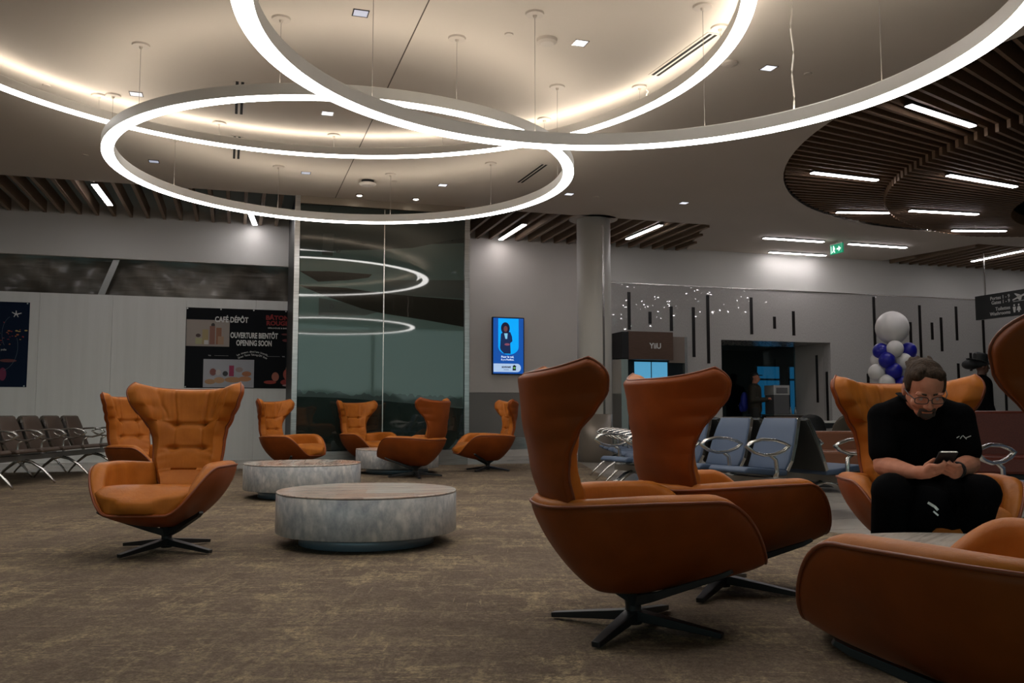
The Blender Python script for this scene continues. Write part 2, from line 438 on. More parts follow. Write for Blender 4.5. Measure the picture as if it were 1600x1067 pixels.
# radial slats of the round opening, two tiers
FC = Vector((13.6, 16.9))
HC2 = Vector((12.0, 14.6)); HR = 3.15
IC = Vector((11.6, 13.0)); IR = 5.54
def ray_circle(o, d, c, r):
    oc = o - c; b = oc.dot(d); q = b * b - (oc.dot(oc) - r * r)
    if q < 0: return None
    return (-b - sqrt(q), -b + sqrt(q))
m1 = MB(); m2 = MB()
k = 0
for i in range(340):
    a = radians(118 + i * 1.05)
    if a > radians(118 + 358): break
    d = Vector((cos(a), sin(a)))
    ro = ray_circle(FC, d, WC, WR - .02); ri = ray_circle(FC, d, IC, IR); rh = ray_circle(FC, d, HC2, HR)
    if ro is None or ro[1] < .2: continue
    t_out = ro[1]; t_mid = min(ri[1], t_out) if ri and ri[1] > 0 else 0; t_in = rh[1] if rh and rh[1] > 0 else 0.3
    t_in = max(t_in, ro[0], .3)
    if t_mid < t_in: t_mid = t_in
    p = lambda t, z: (FC.x + d.x * t, FC.y + d.y * t, z)
    if t_out - t_mid > .05: m1.sweep([p(t_mid, ZC + .13), p(t_out, ZC + .13)], .045, .20)
    if t_mid - t_in > .05: m2.sweep([p(t_in, ZC + .02), p(t_mid, ZC + .02)], .045, .20)
m1.build('ceiling_slats.001', wood_m, kind='structure')
m2.build('ceiling_slats.002', wood_m, kind='structure')
# rim of the round opening
mb = MB(); mb.lathe([(WR, ZC + .001), (WR, ZC + .6)], 96, Matrix.Translation((WC.x, WC.y, 0)), cap=False)
mb.build('trim_3', void_m, kind='structure')

# ------------------------------------------------------------ far wall
wstruct(MB().box(-17, -4.7, -.02, .1, 3.87, ZC + .9), 'wall_back', bulk_m)
wstruct(MB().box(-17, -4.7, .35, .5, 0, 3.95), 'wall_back.001', wall_m)
wstruct(MB().box(-4.7, 2.34, 0, .3, 1.36, ZC + .9), 'wall_back.002', wall_m)
wstruct(MB().box(-4.7, 2.34, 0, .3, 0, 1.355), 'wall_back.003', dado_m)
mb = MB(); mb.box(-4.7, 2.34, -.02, .0, .14, .40)
wstruct(mb, 'baseboard_back', steel)
mb = MB(); mb.box(-4.7, 2.34, -.03, .0, 0, .138)
wstruct(mb, 'baseboard_back.001', wall_m)
wstruct(MB().box(2.34, 28, 0, .3, 3.87, ZC + .9), 'wall_back.004', bulk_m)
mb = MB(); mb.box(2.34, 5.13, 0, .3, 0, 3.85); mb.box(5.13, 8.14, 0, .3, 2.63, 3.85); mb.box(8.14, 28, 0, .3, 0, 3.85)
wstruct(mb, 'wall_back.005', lacq_m)
wstruct(MB().box(2.34, 28, -.015, .02, 3.85, 3.875), 'trim_4', chrome)
# recess with glazed back
mb = MB(); mb.box(8.14, 8.4, .3, 1.5, 0, 2.75)
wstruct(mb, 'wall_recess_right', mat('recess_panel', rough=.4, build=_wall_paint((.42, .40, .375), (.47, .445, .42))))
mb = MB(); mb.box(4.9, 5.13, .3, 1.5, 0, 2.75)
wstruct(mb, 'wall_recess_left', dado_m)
wstruct(MB().box(5.13, 8.14, .3, 1.5, 2.63, 2.75), 'ceiling_recess', lacq_m)
# room behind the recess
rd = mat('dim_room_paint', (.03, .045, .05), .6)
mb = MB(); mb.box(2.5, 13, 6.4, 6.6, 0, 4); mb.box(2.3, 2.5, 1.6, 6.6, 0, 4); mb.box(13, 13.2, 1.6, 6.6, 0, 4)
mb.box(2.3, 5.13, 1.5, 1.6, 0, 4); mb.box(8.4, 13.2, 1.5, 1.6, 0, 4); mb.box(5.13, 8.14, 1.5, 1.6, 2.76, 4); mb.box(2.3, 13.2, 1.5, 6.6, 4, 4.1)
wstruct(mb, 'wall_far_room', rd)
day = mat('daylight_pane', (.02, .05, .08), .3, emit=(.03, .27, .52), es=.42)
for i, (a, b) in enumerate(((10.15, 10.95), (11.35, 12.2))):
    f = MB(); f.box(a - .05, b + .05, 6.33, 6.41, .75, 2.45)
    fo = wstruct(f, 'window_%d' % (i + 1), black_m)
    g = MB(); g.box(a, b, 6.31, 6.329, 2.02, 2.40); g.box(a, b, 6.31, 6.329, .80, 1.96)
    go = g.build('pane', day, fo)
# clear pane of the recess
glz = bpy.data.materials.new('clear_shop_glass'); glz.use_nodes = True
_nt = glz.node_tree; _nt.nodes.remove(_nt.nodes['Principled BSDF'])
_tr = N(_nt, 'ShaderNodeBsdfTransparent'); _gl = N(_nt, 'ShaderNodeBsdfGlossy'); _mx = N(_nt, 'ShaderNodeMixShader')
_tr.inputs[0].default_value = (.55, .68, .72, 1); _gl.inputs[0].default_value = (1, 1, 1, 1); _gl.inputs['Roughness'].default_value = .02
_fr = N(_nt, 'ShaderNodeFresnel'); _fr.inputs[0].default_value = 1.5
_nt.links.new(_fr.outputs[0], _mx.inputs[0]); _nt.links.new(_tr.outputs[0], _mx.inputs[1]); _nt.links.new(_gl.outputs[0], _mx.inputs[2])
_nt.links.new(_mx.outputs[0], _nt.nodes['Material Output'].inputs[0])
mb = MB(); mb.box(5.13, 8.14, 1.44, 1.452, 0, 2.63)
wstruct(mb, 'window_3', glz)

# side and rear enclosure
MB().box(-16.3, -16, -9, 16, 0, ZC + .9).build('wall_left', wall_m, kind='structure')
MB().box(26, 26.3, -9, 30, 0, ZC + .9).build('wall_right', wall_m, kind='structure')
# darker timber soffit over the tall window bay behind the viewpoint
MB().box(-16, 26, -9.2, -4.2, 8.0, 8.1).build('ceiling.004', mat('dark_timber_soffit', rough=.6, build=_wood((.03, .02, .014), (.05, .032, .022))), kind='structure')
MB().box(-16, 26, -4.4, -4.2, ZC + .95, 8.0).build('wall_front', mat('dark_timber_wall', rough=.6, build=_wood((.03, .02, .014), (.05, .032, .022))), kind='structure')
# glazed facade behind the viewpoint: slim frame with real openings
mb = MB()
for i in range(6): mb.box(-16 + i * 8.4 - .05, -16 + i * 8.4 + .05, -9.1, -8.95, 0, 8.0)
mb.box(-16, 26.3, -9.1, -8.95, 0, .12); mb.box(-16, 26.3, -9.1, -8.95, 7.9, 8.0)
mb.build('window_4', black_metal, kind='structure')
MB().box(-16.3, -16, -9, -4, 0, 8).box(26, 26.3, -9, -4, 0, 8).build('wall_front.001', wall_m, kind='structure')

# outside: apron, grass and tree line
MB().box(-400, 400, -400, -9.5, -3.2, -3.0).build('ground', mat('grass_field', rough=.95, build=_wall_paint((.018, .03, .02), (.03, .045, .03))), kind='structure')
random.seed(5)
mb = MB(); x = -160
while x < 160:
    r = random.uniform(3, 6.5); mb.ball((x, -170 - random.uniform(0, 12), -1.2 + r * .35), (r * 1.5, r, r * .9), 10, 7); x += r * random.uniform(.9, 1.5)
tag(mb.build('tree_line', mat('distant_foliage', (.02, .035, .03), .95), smooth=True), 'low dark line of trees far beyond the field, seen reflected in the dark glass', 'trees', kind='stuff')

# ------------------------------------------------------------ glazed box (dark reflective glass) in front of the wall
t = wthing('glass_enclosure', 'tall dark reflective glass enclosure with steel posts between the posters and the screen', 'glass wall', -3.24, VE, 0)
MB().box(-1.47, 1.47, .0, .03, .28, 4.52).build('glass_pane', glass_m, t)
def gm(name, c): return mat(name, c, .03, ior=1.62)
gf = gm('pane_teal', (.075, .118, .108)); gd = gm('pane_dark', (.014, .014, .011)); gg = gm('pane_field', (.013, .020, .017)); gh = gm('pane_dim_teal', (.042, .062, .058)); gu = gm('pane_upper', (.032, .042, .036)); gy = gm('pane_grey', (.050, .062, .056))
def gp(name, pts, m, y): return MB().prism(pts, -y - .001, -y).build(name, m, t)  # thin colour patches on the pane: sky, trees, field, bands, wing shapes
gp('pane_sky', [(-1.45, .9), (1.45, .9), (1.45, 4.0), (-1.45, 3.75)], gf, .001)
gp('pane_upper_band', [(-1.45, 3.70), (-.3, 3.78), (.5, 3.86), (1.45, 4.1), (1.45, 4.4), (-1.45, 4.4)], gu, .0016)
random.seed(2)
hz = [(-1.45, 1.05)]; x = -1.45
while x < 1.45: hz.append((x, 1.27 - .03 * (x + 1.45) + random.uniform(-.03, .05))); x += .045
hz.append((1.45, 1.02)); gp('pane_trees', hz, gh, .0022)
gp('pane_field', [(-1.45, .285), (1.45, .285), (1.45, 1.00), (.03, 1.13), (-.75, 1.18), (-1.45, 1.20)], gg, .0028)
gp('pane_band', [(0, 3.26), (1.45, 3.32), (1.45, 2.98), (0, 3.01)], gy, .0016)
gp('pane_wing', [(-1.45, 3.35), (-.95, 3.37), (-.21, 3.35), (-.27, 3.29), (-.61, 3.23), (-1.14, 3.18)], gd, .0034)
gp('pane_wing', [(-1.45, 3.10), (-.93, 2.91), (-.39, 2.74), (.03, 2.66), (.69, 2.58), (1.45, 2.47), (1.45, 2.96), (.6, 2.99), (0, 3.02), (-.67, 3.09)], gd, .0034)
gp('pane_tail', [(-1.12, 2.90), (-.6, 2.82), (-.05, 2.70), (-.33, 2.62), (-1.12, 2.60)], gy, .0028)
gp('pane_tail', [(-1.07, 4.02), (-.88, 4.03), (-.9, 3.64), (-1.08, 3.65)], gy, .0040)
for gx, gz in ((-.80, 3.74), (-.90, 2.75)):
    g_ = text('G', .11, black_m, t, (gx, -.006, gz)); g_.scale = (-1, 1, 1)
MB().box(-1.53, 1.53, -.03, .0, 0, .27).box(-1.53, 1.53, .0, 2.8, 0, .27).build('plinth', steel, t)
MB().box(-1.55, -1.46, -.05, .05, .27, ZC).build('post', steel, t, bevel=.004)
MB().box(1.46, 1.55, -.05, .05, .27, ZC).build('post', steel, t, bevel=.004)
MB().box(-.008, .008, -.012, .002, .28, 4.52).build('joint', chrome, t)
MB().box(-1.46, 1.46, -.04, .06, 4.53, ZC).build('head_rail', mat('bronze_rail', (.30, .25, .20), .4, .6), t)
MB().box(-1.5, -1.46, .05, 2.8, .27, ZC + .2).box(1.46, 1.5, .05, 2.8, .27, ZC + .2).box(-1.46, 1.46, .06, 2.8, 4.55, 4.6).box(-1.46, 1.46, 2.7, 2.8, .27, 4.6).build('side_panel', grey_back, t)

# ------------------------------------------------------------ column
t = thing('column', 'round white column with a slim steel joint standing at the carpet edge', 'column', (COLX, COLY, 0))
mb = MB().lathe([(.325, .9), (.325, ZC)], 64); mb.build('shaft', mat('column_white', (.68, .66, .62), .55, spec=.25), t, smooth=False)
for o in (t.children[0],):
    for p in o.data.polygons: p.use_smooth = len(p.vertices) == 4
mb = MB().lathe([(.33, 0), (.33, .9)], 64); o = mb.build('cladding', mat('column_base_bronze', (.24, .20, .165), .35, .3), t)
for p in o.data.polygons: p.use_smooth = len(p.vertices) == 4
a = radians(-62)
MB().box(-.022, .022, -.006, .006, .9, 4.5, Matrix.Translation((.325 * cos(a), .325 * sin(a), 0)) @ Matrix.Rotation(a + pi / 2, 4, 'Z')).build('steel_joint', chrome, t)

# ------------------------------------------------------------ hoarding, dust sheet and posters
seams = [-15.6, -14.3, -13.05, -11.8, -10.5, -9.22, -7.97, -6.65, -5.35, -4.72]
for i in range(len(seams) - 1):
    a, b = seams[i], seams[i + 1]
    if b < -11.6: continue
    lab = {4: 'white hoarding panel behind the brown bench, left of the navy poster edge', 3: 'white hoarding panel at the far left frame edge',
           5: 'white hoarding panel just right of the navy poster', 6: 'blank white hoarding panel in the middle, left of the black poster',
           7: 'white hoarding panel behind the left half of the black poster', 8: 'narrow white hoarding panel beside the glass enclosure'}.get(i, 'white hoarding panel')
    o = MB().box(a + .002, b - .002, -.03, .02, 0.0, 3.16).build('hoarding_panel', hoard_m, None, loc=WO, rot=(0, 0, PHI))
    tag(o, lab, 'hoarding', 'white hoarding panels')
mb = MB()
NX, NZ = 120, 14
random.seed(3)
vs = []; fs = []
for i in range(NX + 1):
    for j in range(NZ + 1):
        x = -15.5 + 10.77 * i / NX; z = 3.0 + .95 * j / NZ
        y = .22 + .05 * sin(x * 3.1 + z * 4) + .035 * sin(x * 7.3 - z * 6) + .02 * sin(x * 13 + z * 11)
        vs.append((x, y, z))
for i in range(NX):
    for j in range(NZ):
        a = i * (NZ + 1) + j; fs.append((a, a + NZ + 1, a + NZ + 2, a + 1))
mb.add(vs, fs)
o = mb.build('dust_sheet', plastic_m, smooth=True, loc=WO, rot=(0, 0, PHI))
s = o.modifiers.new('solid', 'SOLIDIFY'); s.thickness = .004
tag(o, 'crumpled brown translucent dust sheet closing the gap above the white hoarding', 'plastic sheet')
o = MB().prism([(-8.25, 3.17), (-8.13, 3.17), (-7.88, 3.86), (-8.0, 3.86)], .05, .075).build('metal_strap', mat('galvanised_strap', (.34, .34, .33), .4, .7), loc=WO, rot=(0, 0, PHI))
tag(o, 'slanting grey perforated metal strap in front of the dust sheet above the hoarding', 'metal strap')

def disc(x, z, rx, rz, y=0., n=20, y1=None): return [(x + rx * cos(2 * pi * i / n), z + rz * sin(2 * pi * i / n)) for i in range(n)]
def patch(parent, name, pts, col, y, rough=.45, e=None, es=1.):
    key = 'print_%02d%02d%02d' % tuple(int(c * 99) for c in col) + ('e' if e else '')
    return MB().prism(pts, y, y + .0012).build(name, mat(key, col, rough, emit=e, es=es), parent)
def rect(x0, x1, z0, z1): return [(x0, z0), (x1, z0), (x1, z1), (x0, z1)]

# black poster
t = wthing('poster', 'large black restaurant banner with food pictures on the white hoarding by the glass', 'poster', -5.63, .034, 2.19)
W2, H2 = 1.02, .785
MB().box(-W2, W2, 0, .004, -H2, H2).build('banner', poster_k, t)
patch(t, 'picture', rect(-1.01, -.21, .03, .55), (.30, .25, .22), -.002)
patch(t, 'picture', rect(-.68, .27, -.77, -.22), (.34, .34, .37), -.002)
# drinks in the first picture
for k, (x, w, h, c) in enumerate([(-.78, .06, .12, (.35, .33, .18)), (-.78, .035, .0, (.05, .03, .03)), (-.66, .055, .29, (.33, .25, .12)), (-.64, .04, .08, (.5, .47, .45)), (-.53, .05, .36, (.22, .09, .06)), (-.41, .05, .33, (.25, .10, .05)), (-.37, .055, .16, (.34, .20, .12))]):
    if h: patch(t, 'cup', rect(x - w, x + w, .07, .07 + h), c, -.0035 - .0003 * k)
for k, (x, z, rx, rz, c) in enumerate([(-.79, .24, .045, .035, (.06, .03, .025)), (-.52, .45, .035, .04, (.03, .02, .02)), (-.55, -.66, .10, .05, (.38, .21, .10)), (-.38, -.63, .10, .06, (.42, .24, .12)), (-.12, -.62, .16, .055, (.40, .20, .09)), (.10, -.60, .12, .05, (.42, .18, .07)), (.13, -.50, .09, .05, (.36, .13, .05)), (-.5, -.47, .06, .07, (.20, .06, .05)), (-.40, -.48, .05, .06, (.45, .40, .38)), (-.27, -.50, .05, .05, (.03, .03, .035)), (-.01, -.42, .07, .05, (.30, .22, .2))]):
    patch(t, 'food_print', disc(x, z, rx, rz), c, -.0035 - .0004 * k)
patch(t, 'drink_print', rect(-.20, -.11, -.55, -.34), (.30, .01, .07), -.008)
for k, (x, z, rx, rz, c) in enumerate([(.68, -.55, .07, .09, (.34, .10, .06)), (.93, -.50, .10, .12, (.36, .06, .04)), (.93, -.38, .05, .05, (.42, .30, .18)), (.58, -.66, .12, .035, (.28, .02, .01)), (.90, -.66, .12, .06, (.25, .015, .012)), (.92, -.72, .10, .02, (.40, .25, .25)), (.90, .18, .10, .03, (.12, .01, .01)), (.86, .30, .08, .02, (.10, .01, .01)), (1.0-.02, -.20, .03, .05, (.36, .16, .08))]):
    patch(t, 'food_print', disc(x, z, rx, rz), c, -.0035 - .0004 * k)
text('CAFÉ DÉPÔT', .150, white_txt, t, (-.175, -.006, .56), sx=.72, bold=.004)
text('BÂTON', .118, red_txt, t, (.70, -.006, .625), sx=1.12, bold=.005)
text('ROUGE', .118, red_txt, t, (.70, -.006, .515), sx=1.08, bold=.005)
text('GRILLHOUSE & BAR', .040, white_txt, t, (.70, -.006, .42), sx=1.05)
text('OUVERTURE BIENTÔT', .150, white_txt, t, (.26, -.012, .255), sx=.60, bold=.005)
text('OPENING SOON', .150, white_txt, t, (.26, -.012, .105), sx=.60, bold=.005)
def arc_text(body, size, R, cx, cz, parent, m, span):
    n = len(body)
    for i, ch in enumerate(body):
        if ch == ' ': continue
        a = span * (0.5 - (i + .5) / n)
        text(ch, size, m, parent, (cx - R * sin(a), -.006, cz + R * cos(a)), rot=(pi / 2, -a, 0), name='letter')
for body, R in (('Les saveurs décollent bientôt,', .62), ('Great Taste Taking Off Soon', .56)):
    arc_text(body, .052, R, .24, -.68, t, white_txt, 1.02)
patch(t, 'rule', rect(.50, .76, -.148, -.145), (.4, .4, .4), -.003); patch(t, 'rule', rect(-.48, -.22, -.150, -.147), (.4, .4, .4), -.003)
text('YUL', .03, white_txt, t, (.83, -.004, -.147)); text('YUL', .03, white_txt, t, (-.57, -.004, -.149))
for x, z in [(-1, .765), (-.38, .765), (.24, .765), (.86, .765), (-1, -.765)]:
    MB().lathe([(.014, 0), (.012, .004)], 14, Matrix.Translation((x, -.001, z)) @ Matrix.Rotation(pi / 2, 4, 'X')).build('eyelet', steel, t)
# navy poster, cut by the frame at left
t = wthing('poster', 'navy city-lights poster with a small white plane logo behind the brown bench', 'poster', -10.4, .034, 2.18)
MB().box(-1.02, 1.02, 0, .004, -.785, .785).build('banner', navy_m, t)
random.seed(11)
for k in range(46):
    x = random.uniform(.2, .98); z = .18 + random.gauss(0, .09) + (.05 if x < .5 else 0)
    patch(t, 'light_print', disc(x, z, random.uniform(.008, .03), random.uniform(.005, .016), n=8), random.choice([(.30, .02, .02), (.34, .10, .03), (.12, .02, .03), (.42, .30, .10)]), -.002 - .0002 * k)
patch(t, 'light_print', disc(.62, -.55, .06, .12), (.14, .01, .05), -.002); patch(t, 'light_print', disc(.70, -.3, .14, .03), (.12, .03, .03), -.002)
text('yulia', .05, white_txt, t, (.62, -.004, -.10))
mb = MB()
for a, w, h in ((.3, .09, .022), (1.6, .07, .02), (2.6, .075, .02), (4.2, .06, .018), (5.2, .06, .018)):
    mb.prism([(.80 + .045 * cos(a) + x * cos(a) - z * sin(a), .56 + .03 * sin(a) + x * sin(a) + z * cos(a)) for x, z in ((-w / 2, -h / 2), (w / 2, -h / 3), (w / 2, h / 3), (-w / 2, h / 2))], -.004, -.002)
mb.build('logo', white_txt, t)
for z, zz in ((.33, .0),):
    mb = MB(); mb.sweep([(.78 + .2 * cos(b), -.003, .20 + .34 * sin(b)) for b in [2.0 + i * .08 for i in range(24)]], .004, .004)
    mb.sweep([(.55 + .3 * cos(b), -.003, -.05 + .45 * sin(b)) for b in [-1.3 + i * .08 for i in range(22)]], .004, .004)
    mb.build('rule', mat('faint_line', (.08, .12, .16), .5), t)
for x, z in [(.98, .765), (.98, -.765)]:
    MB().lathe([(.014, 0), (.012, .004)], 14, Matrix.Translation((x, -.001, z)) @ Matrix.Rotation(pi / 2, 4, 'X')).build('eyelet', steel, t)

# ------------------------------------------------------------ wall screen
t = wthing('wall_screen', 'portrait advertising screen glowing blue on the beige wall', 'screen', -.10, .06, 2.365)
MB().box(-.36, .36, 0, .06, -.62, .62).build('housing', black_m, t, bevel=.004)
sc1 = mat('screen_blue', (.01, .02, .06), .3, emit=(.005, .075, .36), es=1.0)
MB().box(-.34, .34, -.004, .0, -.60, .60).build('display', sc1, t)
arch = [(-.23, .59), (-.23, -.02)] + [(.0 + .23 * cos(a), -.02 + .17 * sin(a)) for a in [pi + pi * i / 16 for i in range(17)]] + [(.23, .59)]
patch(t, 'picture', [(x, z) for x, z in arch], (.0, .3, .6), -.006, e=(.0, .33, .86), es=1.0)
dk = (.012, .018, .05)
patch(t, 'figure_print', [(-.19, -.05), (-.18, .10), (-.17, .26), (-.10, .30), (.04, .30), (.08, .20), (.09, .10), (.04, .06), (.05, -.17), (-.10, -.17), (-.17, -.10)], dk, -.0075, e=(.01, .03, .12), es=.6)
patch(t, 'figure_print', disc(-.07, .38, .10, .13), (.01, .01, .03), -.0078, e=(.01, .01, .05), es=.5)
patch(t, 'figure_print', disc(-.065, .365, .045, .065), (.16, .05, .04), -.0090, e=(.14, .05, .06), es=.7)
patch(t, 'figure_print', [(-.10, .27), (-.07, .15), (-.03, .15), (-.02, .27)], (.3, .5, .7), -.0085, e=(.2, .55, .8), es=.8)
patch(t, 'figure_print', disc(-.03, .03, .06, .025), (.25, .08, .1), -.0092, e=(.28, .08, .14), es=.7)
text('Pour le vol,', .062, screen_txt, t, (-.02, -.008, -.24), bold=.001); text('Il y a Pavillon.', .054, screen_txt, t, (-.02, -.008, -.30), bold=.0005)
tag_pts = [(-.335, -.565), (.20, -.565)] + [(.20 + .08 * cos(a), -.475 + .09 * sin(a)) for a in [-pi / 2 + pi * i / 12 for i in range(13)]] + [(-.335, -.385)]
patch(t, 'caption_bar', tag_pts, (.3, .4, .5), -.006, e=(.40, .55, .80), es=.9)
dark_txt = mat('screen_dark_text', (.01, .01, .03), .5)
text('sonnet', .075, dark_txt, t, (-.05, -.0085, -.455), bold=.002); text('assurance', .028, dark_txt, t, (-.05, -.0085, -.515))
patch(t, 'logo_print', [(.09, -.53), (.10, -.45), (.09, -.44), (.13, -.41), (.18, -.44), (.165, -.45), (.17, -.53)], (.01, .03, .02), -.008)
patch(t, 'logo_print', disc(.135, -.475, .025, .02), (.1, .3, .1), -.010, e=(.18, .5, .12), es=.8)

# ------------------------------------------------------------ wall slots on the glass cladding
slots = [(2.78, 2.8, 3.66), (3.3, 2.95, 3.23), (3.84, 2.8, 3.37), (4.41, 2.21, 3.37), (4.79, 2.07, 3.67), (5.95, 2.78, 3.66), (6.58, 2.93, 3.22), (7.11, 2.78, 3.37),
         (9.45, 2.08, 3.81), (9.21, .95, 1.89), (10.54, 2.29, 3.21), (10.84, 2.3, 3.65), (11.21, 2.78, 3.22), (11.5, 2.49, 3.36), (11.99, 2.78, 3.66), (12.4, 2.0, 2.47), (11.99, 1.2, 2.19), (12.85, 1.5, 3.34), (13.6, 2.6, 3.05), (13.5, .8, 1.9)]
slab = ['left of the kiosk above its header', 'shortest one above the kiosk', 'third from the column above the kiosk', 'long one left of the recess', 'tallest one left of the recess', 'long one above the recess',
        'short one above the recess middle', 'above the right part of the recess', 'tallest one left of the balloons', 'low one left of the balloons', 'just right of the big balloon', 'long one right of the balloons', 'short one right of the balloons',
        'between two longer ones right of the balloons', 'long one left of the hanging sign', 'low short one near the hat', 'low one left of the hat', 'long one below the hanging sign', 'short one at the right frame edge', 'low one at the right frame edge']
for (u_, z0, z1), lab in zip(slots, slab):
    o = MB().box(u_ - .038, u_ + .038, -.012, .0, z0, z1).build('wall_slot', slot_m, loc=WO, rot=(0, 0, PHI))
    tag(o, 'vertical black inlay on the glittering grey wall, ' + lab, 'wall inlay', 'black inlays on the grey wall')
for D, z0, z1, lab in ((.54, 1.18, 2.36, 'upper-left one inside the recess'), (.16, .55, 1.93, 'lower-right one inside the recess')):
    o = MB().box(8.128, 8.14, D - .04, D + .04, z0, z1).build('wall_slot', slot_m, loc=WO, rot=(0, 0, PHI))
    tag(o, 'slim vertical black inlay on the grey wall, ' + lab, 'wall inlay', 'black inlays on the grey wall')

# ------------------------------------------------------------ kiosk
t = wthing('kiosk', 'dark shop kiosk with a brown lettered header and a bright screen beside the column', 'kiosk', 3.15, 0, 0)
kb = mat('kiosk_brown', rough=.4, build=_wood((.085, .045, .028), (.11, .06, .038), (6, 6, 40)))
MB().box(-.62, .47, -.5, -.02, 2.10, 2.72).build('header', kb, t, bevel=.004)
MB().box(.47, .86, -.3, -.02, 2.05, 2.64).build('side_header', mat('kiosk_taupe', (.20, .155, .125), .5), t)
MB().box(-.62, .86, -.25, -.02, 0, 2.09).build('body', mat('kiosk_black', (.006, .010, .013), .25), t)
MB().box(-.37, .43, -.28, -.25, 1.25, 2.06).build('display', mat('kiosk_screen', (.05, .1, .15), .3, emit=(.12, .48, .78), es=.62), t)
MB().box(.02, .04, -.285, -.28, 1.25, 2.06).build('display_bar', black_m, t)
text('YiiU', .17, white_txt, t, (.03, -.503, 2.40), sx=.95, bold=.004)
MB().box(-.80, -.64, -.5, -.02, 0, 2.1).build('mirror_post', chrome, t)
MB().box(-.80, -.64, -.55, -.02, 2.12, 2.70).build('side_sign', black_m, t)
MB().box(.86, .93, -.3, -.02, 0, 2.64).build('edge_post', chrome, t)

# framed notice on the wall
t = wthing('wall_notice', 'small white framed notice low on the wall right of the recess', 'notice', 8.75, .02, 1.0)
MB().box(-.3, .3, -.01, .01, -.35, .4).build('frame', mat('notice_white', (.5, .52, .5), .5), t)
patch(t, 'print', rect(-.05, .2, -.1, .15), (.35, .22, .04), -.013)

# ------------------------------------------------------------ linear ceiling lights
lin = [(4.83, 10.51, 6.05, 11.31, 0), (6.68, 13.29, 8.13, 14.0, 1), (4.68, 13.54, 5.9, 14.0, 0), (7.16, 15.67, 8.55, 15.97, 1), (6.07, 16.28, 7.1, 16.33, 0), (8.79, 17.41, 9.9, 17.47, 1), (8.5, 17.80, 9.1, 17.86, 0),
       (5.457, 18.92, 6.915, 19.357, 2), (6.076, 20.62, 7.56, 21.05, 2), (7.555, 19.58, 9.055, 20.05, 2), (11.37, 21.6, 11.81, 20.13, 3), (2.48, 18.78, 2.97, 17.35, 3), (-.25, 18.85, .25, 17.29, 3), (-6.84, 14.2, -7.245, 15.67, 3), (-4.82, 15.9, -5.12, 17.35, 3),
       (-10.6, 13.2, -11.05, 14.6, 3), (13.6, 22.5, 14.1, 21.0, 3)]
llab = ['nearest one in the round walnut ceiling', 'right-hand one in the round walnut ceiling', 'left-hand one in the round walnut ceiling', 'middle one of the inner walnut tier', 'lower-left one at the rim of the walnut ceiling', 'far one of the inner walnut tier', 'short one at the far rim of the walnut ceiling',
        'left of the exit sign, near side of the white soffit', 'in the white soffit, nearest the wall', 'in the white soffit, right of the exit sign', 'in the slats at the right above the hanging sign', 'in the slats right of the column', 'in the slats left of the column', 'in the slats at the far left', 'in the slats just left of the glass enclosure', 'in the slats beyond the left frame edge', 'in the slats beyond the right frame edge']
for (x0, y0, x1, y1, k), lab in zip(lin, llab):
    c = Vector(((x0 + x1) / 2, (y0 + y1) / 2)); L = sqrt((x1 - x0) ** 2 + (y1 - y0) ** 2); a = atan2(y1 - y0, x1 - x0)
    z = ZC + {0: .005, 1: -.105, 2: .045, 3: -.005}[k]
    t = thing('linear_light', 'slim linear light ' + lab, 'ceiling light', (c.x, c.y, z), a, 'slim linear ceiling lights')
    MB().box(-L / 2, L / 2, -.055, .055, 0, .022).build('housing', black_metal, t)
    MB().box(-L / 2 + .01, L / 2 - .01, -.045, .045, -.012, -.0005).build('diffuser', lin_glow, t, bevel=.004)

